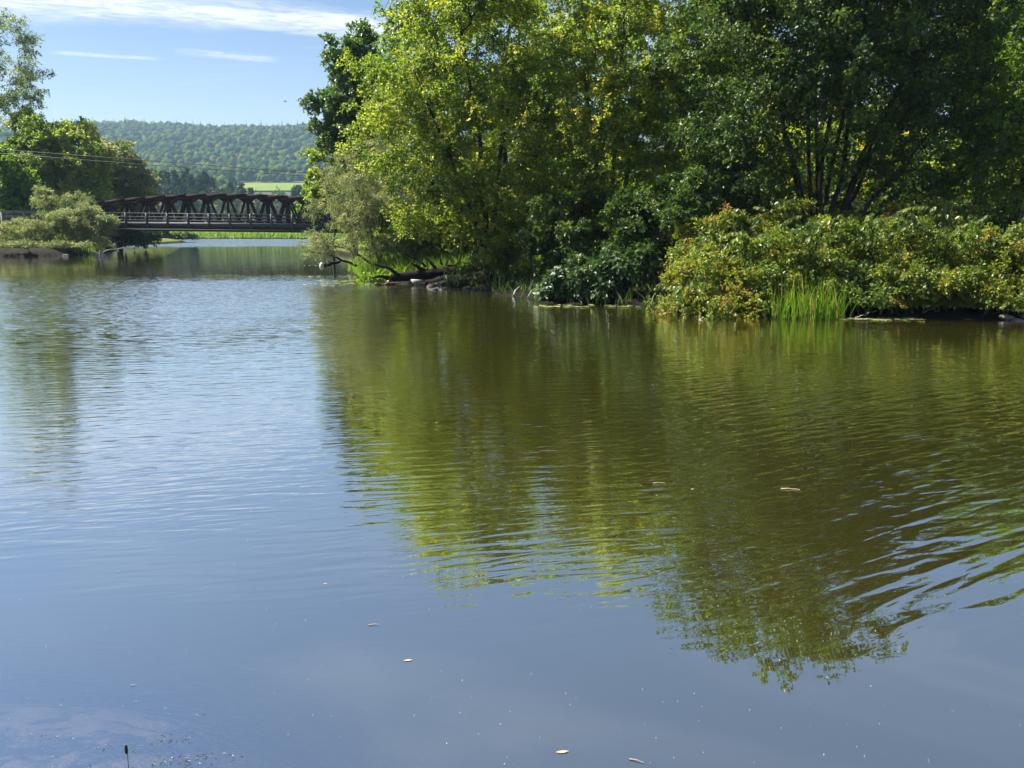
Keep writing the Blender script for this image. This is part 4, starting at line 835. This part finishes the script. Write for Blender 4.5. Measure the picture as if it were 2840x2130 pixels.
# ------------------------------------------------------------------ lily pads
def pad_mesh(name, r):
    v = [(0, 0, .006)]; n = 16
    for k in range(n):
        a = .18 + k * (2 * math.pi - .36) / (n - 1); q = r * random.uniform(.93, 1.05); v.append((math.cos(a) * q, math.sin(a) * q, .010 + random.uniform(0, .012)))
    return mesh_np(name, v, [(0, k, k + 1) for k in range(1, n)], 3, M['lily'], False, {'tint': ('FACE', np.full(n - 1, random.random()))})
pads = [pad_mesh('lily_pad', random.uniform(.07, .14)) for _ in range(8)]
def lily(px, py, label, group):
    g = G(px, py); o = link('lily_pad', random.choice(pads), None, (g.x, g.y, .004 + random.uniform(0, .004)))
    o.rotation_euler = (random.gauss(0, .03), random.gauss(0, .03), random.uniform(0, 6.28)); s = random.uniform(.7, 1.15); o.scale = (s, s, s); tag(o, label, 'lily pad', group)
for k in range(46): lily(random.uniform(2330, 2560), 887 + random.uniform(-2.5, 3), 'pale lily pad floating in the row right of the iris clump', 'lily pads right of the iris clump')
for k in range(75): lily(random.triangular(830, 1080, 960), random.choice([767, 779, 781, 787, 789, 793]) + random.uniform(-1.2, 1.2), 'small lily pad floating in the streaks off the willow tip', 'lily pads off the willow tip')
for k in range(34): lily(random.uniform(1480, 1790), 849 + random.uniform(-3, 4), 'lily pad floating below the glossy bank plants', 'lily pads below the glossy plants')
g = G(1040, 780)
make_plant('pickerel_weed', 'low patch of bright emergent leaves beside the log end', 'water plant', Vector((g.x, g.y, 0)), [(0, 0, .22, .75, .45, .2), (.6, .2, .28, .5, .4, .2)], boughs=16, per=4, leaves=12, bough_r=.25, clump_r=.22, L=.2, Wd=.12, leaf='bright', trunk_r=.012, seed=301, tint0=.6,
    stems=stems_to(rg_, [(-.3, 0, .3), (.4, 0, .3)]))

# ------------------------------------------------------------------ logs, roots, driftwood
def polyline(pts, r0, r1, jit=0.0, n=10, seed=0):
    q = np.random.default_rng(seed); pts = np.array(pts, float); L = np.concatenate([[0], np.cumsum(np.linalg.norm(np.diff(pts, axis=0), axis=1))]); s = np.linspace(0, L[-1], n)
    c = np.stack([np.interp(s, L, pts[:, k]) for k in range(3)], 1); c[1:-1] += q.normal(0, jit, (n - 2, 3)); r = np.linspace(r0, r1, n)
    return [np.concatenate([c[i], c[i + 1], [r[i], r[i + 1]]]) for i in range(n - 1)]
def wp(px, py, Y): return tuple(P(px, py, Y))
o0 = P(1250, 770, 33.4)
lg = empty('fallen_log', (o0.x, o0.y, 0)); tag(lg, 'big black fallen log with broken branch stubs lying on the bank point', 'log')
def lpart(name, segs, mat='wet'): return link(name, tube_mesh(name, segs, M[mat]), lg, -lg.location)
lpart('trunk', polyline([wp(1085, 771, 33.0), wp(1180, 765, 33.3), wp(1300, 752, 33.8), wp(1440, 735, 34.6)], .17, .52, .04, 14, 1))
lpart('trunk', polyline([wp(1180, 787, 32.6), wp(1290, 776, 32.8), wp(1400, 768, 33.2)], .16, .40, .04, 10, 2))
for k, (pts, r0, r1) in enumerate([([wp(1110, 765, 33.0), wp(1080, 745, 32.8), wp(1040, 733, 32.6)], .09, .04), ([wp(1180, 755, 33.3), wp(1150, 735, 33.2), wp(1140, 728, 33.2)], .12, .03), ([wp(1210, 748, 33.4), wp(1190, 722, 33.4), wp(1183, 715, 33.4)], .09, .02),
        ([wp(1180, 740, 33.4), wp(1150, 716, 33.3), wp(1120, 704, 33.2)], .05, .02), ([wp(1240, 738, 33.6), wp(1330, 728, 33.9)], .08, .06), ([wp(1085, 771, 33.0), wp(1045, 765, 32.8), wp(1030, 772, 32.8)], .10, .03), ([wp(1084, 772, 32.7), wp(1078, 787, 32.4), wp(1064, 798, 32.3)], .05, .04),
        ([wp(1225, 735, 33.5), wp(1222, 716, 33.5)], .05, .03), ([wp(1150, 728, 33.4), wp(1142, 706, 33.4)], .035, .015), ([wp(1095, 780, 32.6), wp(1090, 798, 32.5)], .04, .035)]):
    lpart('branch', polyline(pts, r0, r1, .02, 6, 10 + k))
def stick(name, label, pts, r0, r1, mat, seed, extra=(), cat='driftwood', group=None):
    c = np.array(pts[0]); root = empty(name, (c[0], c[1], 0)); tag(root, label, cat, group)
    link('limb', tube_mesh(name, polyline(pts, r0, r1, .025, 8, seed), M[mat]), root, -root.location)
    for k, (e, a, b_) in enumerate(extra): link('twig', tube_mesh(name + '_twig', polyline(e, a, b_, .015, 5, seed + k + 1), M[mat]), root, -root.location)
    return root
stick('reddish_branch', 'reddish peeled branch lying in the water below the log end', [wp(1040, 789, 32.2), wp(1100, 787, 32.4)], .05, .06, 'redwood', 400)
stick('cut_branch', 'dark branch with a pale rounded end off the willow tip', [wp(896, 738, 40), wp(920, 731, 40), wp(945, 724, 40.2)], .11, .06, 'wet', 401, [([wp(920, 731, 40), wp(915, 726, 40), wp(909, 725, 40)], .04, .02)])
cut = link('cut_end', None or mesh_np('cut_end', iv * np.array([.11, .13, .20]), ico(2)[1], 3, M['white'], True), None, wp(892, 738.5, 39.9)); tag(cut, 'pale rounded stump end beside the dark branch off the willow', 'stump')
stick('floating_stick', 'short brown stick floating left of the pale stump end', [wp(838, 737, 40.6), wp(880, 738, 40.6)], .05, .035, 'redwood', 402, [([wp(850, 737, 40.6), wp(840, 733, 40.6)], .03, .02)])
stick('bleached_stump', 'bleached forked driftwood standing in the water off the left bank', [wp(279, 716, 69), wp(277, 702, 69), wp(279, 694, 69)], .12, .08, 'drift', 403, [([wp(279, 707, 69), wp(294, 693, 69), wp(330, 690, 70)], .06, .04), ([wp(330, 690, 70), wp(345, 686, 70), wp(362, 688, 71)], .04, .02), ([wp(278, 706, 69), wp(265, 699, 69), wp(250, 693, 69)], .06, .03)])
stick('forked_twig', 'thin forked twig sticking out of the water before the bridge', [wp(403, 702, 75), wp(393, 695, 75), wp(389, 692, 75)], .035, .025, 'drift', 404, [([wp(391, 694, 75), wp(392, 688, 75), wp(396, 685, 75)], .025, .015), ([wp(393, 695, 75), wp(399, 688, 75)], .02, .012)])
stick('pale_log', 'pale broken log end on the shore under the left bridge end', [wp(316, 670, 90), wp(324, 674, 90), wp(334, 668, 90)], .10, .08, 'drift', 405)
stick('pale_stick', 'pale bent stick in the water left of the iris clump', [wp(2138, 857, 20.9), wp(2120, 872, 20.6), wp(2094, 876, 20.3)], .022, .018, 'drift', 406, [([wp(2094, 874, 20.3), wp(2118, 871, 20.5)], .014, .012), ([wp(2118, 874, 20.5), wp(2124, 884, 20.3)], .018, .014)])
stick('pale_twig', 'thin straight pale twig in the shade left of the iris clump', [wp(2096, 843.5, 21.6), wp(2122, 843.5, 21.6)], .014, .012, 'drift', 407)
stick('leaning_twig', 'thin grey forked twig leaning on the shore near the right edge stones', [wp(2732, 886, 20.3), wp(2745, 866, 20.5), wp(2762, 856, 20.6)], .016, .010, 'palebark', 408, [([wp(2765, 857, 20.6), wp(2796, 862, 20.6)], .010, .008)])
stick('overhanging_branch', 'bare dark branch reaching from the willow over the water', [wp(985, 695, 38), wp(930, 680, 38), wp(895, 663, 37.8), wp(870, 648, 37.6)], .07, .025, 'wet', 409, [([wp(895, 663, 37.8), wp(905, 684, 37.8), wp(872, 672, 37.6)], .03, .012)])
stick('low_branch', 'low bare willow branch just above the water at the tip', [wp(990, 738, 37.6), wp(930, 712, 37.4), wp(880, 698, 37), wp(848, 706, 37)], .06, .02, 'wet', 410, [([wp(905, 705, 37.2), wp(880, 686, 37), wp(868, 672, 37)], .03, .012)])
stick('far_snag', 'dark snag of bare branches at the far shore beyond the bridge', [wp(538, 668, 195), wp(530, 660, 195), wp(526, 655, 195)], .16, .08, 'bark', 411, [([wp(536, 667, 195), wp(556, 662, 195), wp(566, 657, 195)], .10, .06)])

for k in range(14):
    px = random.uniform(1180, 1500) if k < 9 else random.uniform(2360, 2780); py = (797 if k < 9 else 884) + random.uniform(-6, 5); g = G(px, py); a = random.uniform(-.5, .5) + (0 if k % 3 else 1.2); L = random.uniform(.4, 1.1)
    z = max(gz(g.x, g.y), 0) + .03; tw_ = [(g.x, g.y, z), (g.x + math.cos(a) * L * .5, g.y + math.sin(a) * L * .2, z + .06), (g.x + math.cos(a) * L, g.y + math.sin(a) * L * .3, z + random.uniform(.02, .3))]
    stick('dead_branch', 'dead grey branch caught on the dark bank below the fallen log' if k < 9 else 'dead grey branch at the foot of the thicket right of the iris clump', tw_, random.uniform(.012, .028), .006, 'palebark' if k % 2 else 'drift', 450 + 3 * k, [([tw_[1], (tw_[1][0] + .1, tw_[1][1], tw_[1][2] + .22)], .008, .004)], 'branch', 'dead branches on the bank')

# ------------------------------------------------------------------ stones
def stone_mesh(name, seed):
    q = np.random.default_rng(seed); v, f = ico(2); v = v * (1 + q.normal(0, .06, (len(v), 1)) + .18 * np.sin(v[:, :1] * q.uniform(2, 4) + q.uniform(0, 6)) * np.cos(v[:, 1:2] * 3))
    return mesh_np(name, v * [1, .75, .5], f, 3, M['stone'], False)
stones = [stone_mesh('stone', 500 + k) for k in range(5)]
dark_stones = [q.copy() for q in stones]
for q in dark_stones: q.materials.clear(); q.materials.append(M['wetstone'])
def stone(px, py, s, label, group, dz=0.0):
    g = G(px, py); o = link('stone', random.choice(dark_stones if 'dark' in label else stones), None, (g.x, g.y, max(gz(g.x, g.y), -.05) + s * .15 + dz)); o.scale = (s, s, s); o.rotation_euler = (random.gauss(0, .15), random.gauss(0, .15), random.uniform(0, 6.28)); tag(o, label, 'stone', group)
stone(2790, 887, .17, 'grey pointed shore stone near the right edge', 'shore stones at the right edge')
stone(2826, 890, .15, 'pale brown stone at the right edge of the shore', 'shore stones at the right edge')
stone(2838, 886, .12, 'small stone at the very right edge behind the pale brown one', 'shore stones at the right edge')
stone(2812, 892, .07, 'smallest stone between the two shore stones at the right edge', 'shore stones at the right edge')
for k in range(22): stone(random.uniform(30, 300), 707 + random.uniform(-3, 4), random.uniform(.16, .42), 'pale stone at the waterline of the left bank', 'stones along the left bank')
for k in range(26): stone(random.uniform(1150, 1480), 0 + 797 + random.uniform(-4, 10), random.uniform(.08, .2), 'dark stone at the muddy waterline below the log', 'stones below the log')
slab = empty('pale_slab', wp(1160, 783, 32.3)); tag(slab, 'pale flat slab of wood jutting from under the log', 'slab')
link('slab_board', prism_mesh('slab_board', [(-.3, .12), (.28, .08), (.05, -.12), (-.12, -.15)], -.2, .2, M['drift']), slab)

# ------------------------------------------------------------------ cables over the road
def cable(label, a, b_, sag):
    a, b_ = Vector(a), Vector(b_); segs = []; n = 24; last = None
    for k in range(n + 1):
        f = k / n; q = a.lerp(b_, f); q.z -= sag * 4 * f * (1 - f)
        if last is not None: segs.append(np.concatenate([last, q, [.03, .03]]))
        last = q.copy()
    tag(link('power_cable', tube_mesh('power_cable', segs, M['wire'])), label, 'cable', 'cables over the road')
cable('lower and thicker power cable sagging across the view above the bridge', P(-500, 385, 80.5), P(1250, 515, 79.5), 0.15)
cable('upper thin power cable just above the thicker one over the bridge', P(-500, 378, 81), P(1250, 510, 80), -0.05)

# ------------------------------------------------------------------ kayak with paddler, buoy, bird
g = G(572, 659.5); ky = empty('kayak', (g.x, g.y, 0)); tag(ky, 'red kayak on the far water under the bridge', 'kayak')
hv, hf = [], []
for i in range(13):
    s = -1 + i / 6; ww = .36 * (1 - abs(s) ** 2.4) + .01; kz = .10 * abs(s) ** 3
    for a in range(8):
        th = a * math.pi / 4; hv.append((s * 1.7, math.cos(th) * ww, .10 + kz + math.sin(th) * .20 * (1 - .6 * abs(s) ** 3)))
for i in range(12):
    for a in range(8): hf.append((i * 8 + a, i * 8 + (a + 1) % 8, (i + 1) * 8 + (a + 1) % 8, (i + 1) * 8 + a))
link('hull', mesh_np('kayak_hull', hv, hf, 4, M['red'], True), ky)
ck = [(math.cos(a) * .42, math.sin(a) * .26, .31 + .04) for a in np.linspace(0, 2 * math.pi, 13)]
link('coaming', tube_mesh('coaming', [np.concatenate([ck[i], ck[i + 1], [.03, .03]]) for i in range(12)], M['black']), ky)
pe = empty('person', (g.x, g.y, .2)); tag(pe, 'person in an orange vest sitting in the red kayak with a raised paddle', 'person')
bm = bmesh.new(); lay = None
J = [((0, 0, 0), .17), ((0, 0, .25), .16), ((.02, 0, .48), .18), ((.03, 0, .60), .07), ((.05, 0, .78), .12), ((.04, .22, .50), .06), ((.22, .36, .36), .05), ((.40, .40, .52), .04), ((.04, -.22, .50), .06), ((.22, -.36, .32), .05), ((.42, -.36, .36), .04), ((.35, .10, .05), .10), ((.75, .12, .10), .07), ((.35, -.10, .05), .10), ((.75, -.12, .10), .07)]
vs = [bm.verts.new(p) for p, _ in J]
for a, b_ in ((0, 1), (1, 2), (2, 3), (3, 4), (2, 5), (5, 6), (6, 7), (2, 8), (8, 9), (9, 10), (0, 11), (11, 12), (0, 13), (13, 14)): bm.edges.new((vs[a], vs[b_]))
me = bpy.data.meshes.new('person_body'); bm.to_mesh(me); bm.free(); pb = link('body', me, pe, None, M['cloth'])
pb.modifiers.new('skin', 'SKIN')
for i, (_, r_) in enumerate(J): me.skin_vertices[0].data[i].radius = (r_, r_)
me.skin_vertices[0].data[0].use_root = True
pb.modifiers.new('smooth', 'SUBSURF').levels = 1
link('head', mesh_np('person_head', iv * [.10, .085, .125], ico(2)[1], 3, M['skin'], True), pe, (.06, 0, .82))
pd = empty('paddle', (g.x + .41, g.y, .64)); tag(pd, 'dark double paddle held by the kayaker', 'paddle')
link('shaft', tube_mesh('shaft', [np.array([0, -.95, -.28, 0, .95, .30, .016, .016])], M['black']), pd)
for s in (-1, 1): link('paddle_blade', mesh_np('paddle_blade', iv * [.02, .24, .09], ico(2)[1], 3, M['black'], True), pd, (0, s * 1.12, s * .34))
g = G(501, 668); by = empty('buoy', (g.x, g.y, 0)); tag(by, 'small white buoy floating beyond the bridge', 'buoy')
pr = [(.0, -.2), (.18, -.15), (.24, .05), (.20, .22), (.09, .34), (.07, .62), (.0, .70)]
bv = [(r_ * math.cos(a * .5236), r_ * math.sin(a * .5236), z) for r_, z in pr for a in range(12)]
link('float', mesh_np('buoy_float', bv, [(i * 12 + a, i * 12 + (a + 1) % 12, (i + 1) * 12 + (a + 1) % 12, (i + 1) * 12 + a) for i in range(6) for a in range(12)], 4, M['white'], True), by)
link('ring', tube_mesh('buoy_ring', [np.array([.25 * math.cos(a), .25 * math.sin(a), .06, .25 * math.cos(a + .53), .25 * math.sin(a + .53), .06, .02, .02]) for a in np.arange(0, 6.28, .5236)], M['red']), by)
bp_ = P(791, 281, 62); bd = empty('bird', bp_); tag(bd, 'tiny dark bird flying in the clear sky above the hill', 'bird'); bd.rotation_euler = (0, 0, .5)
link('body', mesh_np('bird_body', iv * [.11, .035, .032] + [[0, 0, 0]], ico(2)[1], 3, M['black'], True), bd)
for s in (-1, 1):
    link('wing', mesh_np('bird_wing', [(.05, 0, .01), (-.04, 0, .01), (-.05, s * .09, .045), (.03, s * .09, .05), (-.07, s * .18, .02), (.05, 0, .0), (-.04, 0, .0), (-.05, s * .09, .038), (.03, s * .09, .043)], [0, 1, 2, 3, 3, 2, 4, 8, 7, 6, 5, 8, 4, 7], [4, 3, 4, 3], M['black']), bd)
link('tail', mesh_np('bird_tail', [(-.09, -.012, 0), (-.09, .012, 0), (-.17, .03, .004), (-.17, -.03, .004), (-.09, 0, .012)], [(0, 1, 2), (0, 2, 3), (0, 4, 1)], 3, M['black']), bd)

# ------------------------------------------------------------------ the near shallows: weed, cattail, floating bits
def weed_patch(cx, cy, rx, ry, n, zlo, zhi):
    r_ = np.sqrt(rng.random(n)); a = rng.uniform(0, 6.28, n); p = np.stack([cx + np.cos(a) * r_ * rx, cy + np.sin(a) * r_ * ry, rng.uniform(zlo, zhi, n)], 1); return p
wpts = np.concatenate([weed_patch(*G(px, py)[:2], rx, ry, int(n * 1.6), zl, zh) for px, py, rx, ry, n, zl, zh in [
    (40, 2055, .22, .10, 900, -.07, -.012), (60, 2095, .24, .11, 1100, -.08, -.012), (230, 2088, .22, .07, 900, -.07, -.01), (130, 2045, .12, .06, 260, -.04, -.004), (340, 2076, .20, .05, 500, -.05, -.004), (470, 2050, .14, .05, 420, -.05, -.003),
    (560, 2030, .24, .12, 1300, -.09, -.02), (430, 2108, .24, .07, 900, -.06, -.004), (600, 2110, .2, .07, 800, -.07, -.008), (380, 2125, .32, .08, 900, -.08, -.01), (130, 2125, .32, .1, 1200, -.08, -.012), (250, 1990, .5, .08, 500, -.08, -.03),
    (490, 2106, .10, .03, 40, -.01, .005), (595, 2098, .14, .02, 36, -.01, .005), (470, 2048, .10, .03, 40, -.01, .004), (340, 2070, .12, .02, 26, -.01, .004), (560, 1983, .05, .01, 8, -.01, .003), (130, 2044, .06, .02, 14, -.01, .003), (20, 2040, .1, .03, 20, -.01, .003), (450, 2122, .16, .03, 40, -.01, .005)]])
n = len(wpts); ad = np.stack([rng.normal(0, 1, n), rng.normal(0, .45, n), rng.normal(0, .12, n)], 1)
tag(link('water_weed', leaf_mesh('water_weed', wpts, ad, np.stack([rng.normal(0, .3, n), rng.normal(0, .3, n), np.ones(n)], 1), rng.uniform(.010, .034, n), rng.uniform(.0015, .0035, n), np.clip(rng.normal(.4, .25, n), 0, 1), M['weed'])), kind='stuff')
g = G(355, 2150); ct = empty('cattail', (g.x, g.y, -.2)); tag(ct, 'single dark cattail spike on a thin stem in the lower left shallows', 'cattail')
tp = P(349, 2068, g.y) - ct.location
link('stem', tube_mesh('cattail_stem', polyline([(0, 0, 0), (tp.x * .4, 0, tp.z * .45), (tp.x + .004, 0, tp.z - .06), (tp.x, 0, tp.z)], .0030, .0018, 0, 8, 1), M['iris']), ct)
sv = [(.0, 0), (.0050, .004), (.0065, .014), (.0062, .030), (.0045, .040), (.0, .044)]
link('spike', mesh_np('cattail_head', [(r_ * math.cos(a * .785), r_ * math.sin(a * .785), z) for r_, z in sv for a in range(8)], [(i * 8 + a, i * 8 + (a + 1) % 8, (i + 1) * 8 + (a + 1) % 8, (i + 1) * 8 + a) for i in range(5) for a in range(8)], 4, M['cattail'], True), ct, (tp.x, 0, tp.z - .040))
def floating(px, py, L, label, kind, rot):
    g = G(px, py); q = random.Random(int(px)); me_ = bpy.data.meshes.new(kind)
    if kind == 'floating_leaf':
        pts = [(-.5, 0, .004), (-.25, .08, .010), (.1, .09, .020), (.5, .0, .012), (.1, -.16, .008), (-.25, -.13, .006), (0, 0, .03)]
        v = [(x * L, y * L, .002 + z * L * 3) for x, y, z in pts]; v2 = [(x, y, z - .003) for x, y, z in v]; f = [(6, i, (i + 1) % 6) for i in range(6)] + [(13, 7 + (i + 1) % 6, 7 + i) for i in range(6)]
        me_ = mesh_np(kind, v + v2, f, 3, M['deadleaf'])
    else: me_ = tube_mesh(kind, polyline([(-L / 2, 0, .003), (0, L * .05, .006), (L / 2, 0, .004)], L * .05, L * .02, L * .01, 6, int(px)), M['deadleaf'])
    o = link(kind, me_, None, (g.x, g.y, 0)); o.rotation_euler = (0, 0, rot); tag(o, label, 'leaf' if 'leaf' in kind else 'twig', 'bits floating on the pond'); return o
for a in [(1132, 1832, .050, 'curled pale dead leaf floating in the middle of the lower blue water', 'floating_leaf', .1), (1560, 2086, .058, 'largest pale curled dead leaf floating near the bottom of the view', 'floating_leaf', .1), (902, 1619, .03, 'small dead leaf floating left of the tree reflection', 'floating_leaf', .4),
          (1037, 1734, .06, 'thin pale twig floating below the small dead leaf', 'floating_twig', .1), (2192, 1358, .16, 'pale twig floating on the dark tree reflection', 'floating_twig', -.15), (1828, 1341, .11, 'short twig floating in the green tree reflection', 'floating_twig', .05), (1920, 1357, .04, 'tiny pale leaf beside the short twig on the reflection', 'floating_leaf', .2),
          (370, 1902, .03, 'small pale twig floating at the lower left above the weed', 'floating_twig', .1), (1765, 2112, .06, 'faint thin twig floating at the bottom right of centre', 'floating_twig', -.4), (82, 1941, .015, 'tiny fleck floating at the lower left edge', 'floating_twig', -.2)]: floating(*a)
n = 150; sp = np.array([tuple(G(rng.uniform(0, 2840), rng.uniform(1050, 2128) if k % 3 else rng.uniform(1900, 2128)))[:2] for k in range(n)])
tag(link('floating_specks', leaf_mesh('floating_specks', np.stack([sp[:, 0], sp[:, 1], np.full(n, .004)], 1), np.stack([rng.normal(0, 1, n), rng.normal(0, 1, n), np.zeros(n)], 1), np.tile([0, 0, 1.], (n, 1)), rng.uniform(.002, .0065, n), rng.uniform(.002, .0045, n), np.zeros(n), M['speck'])), kind='stuff')
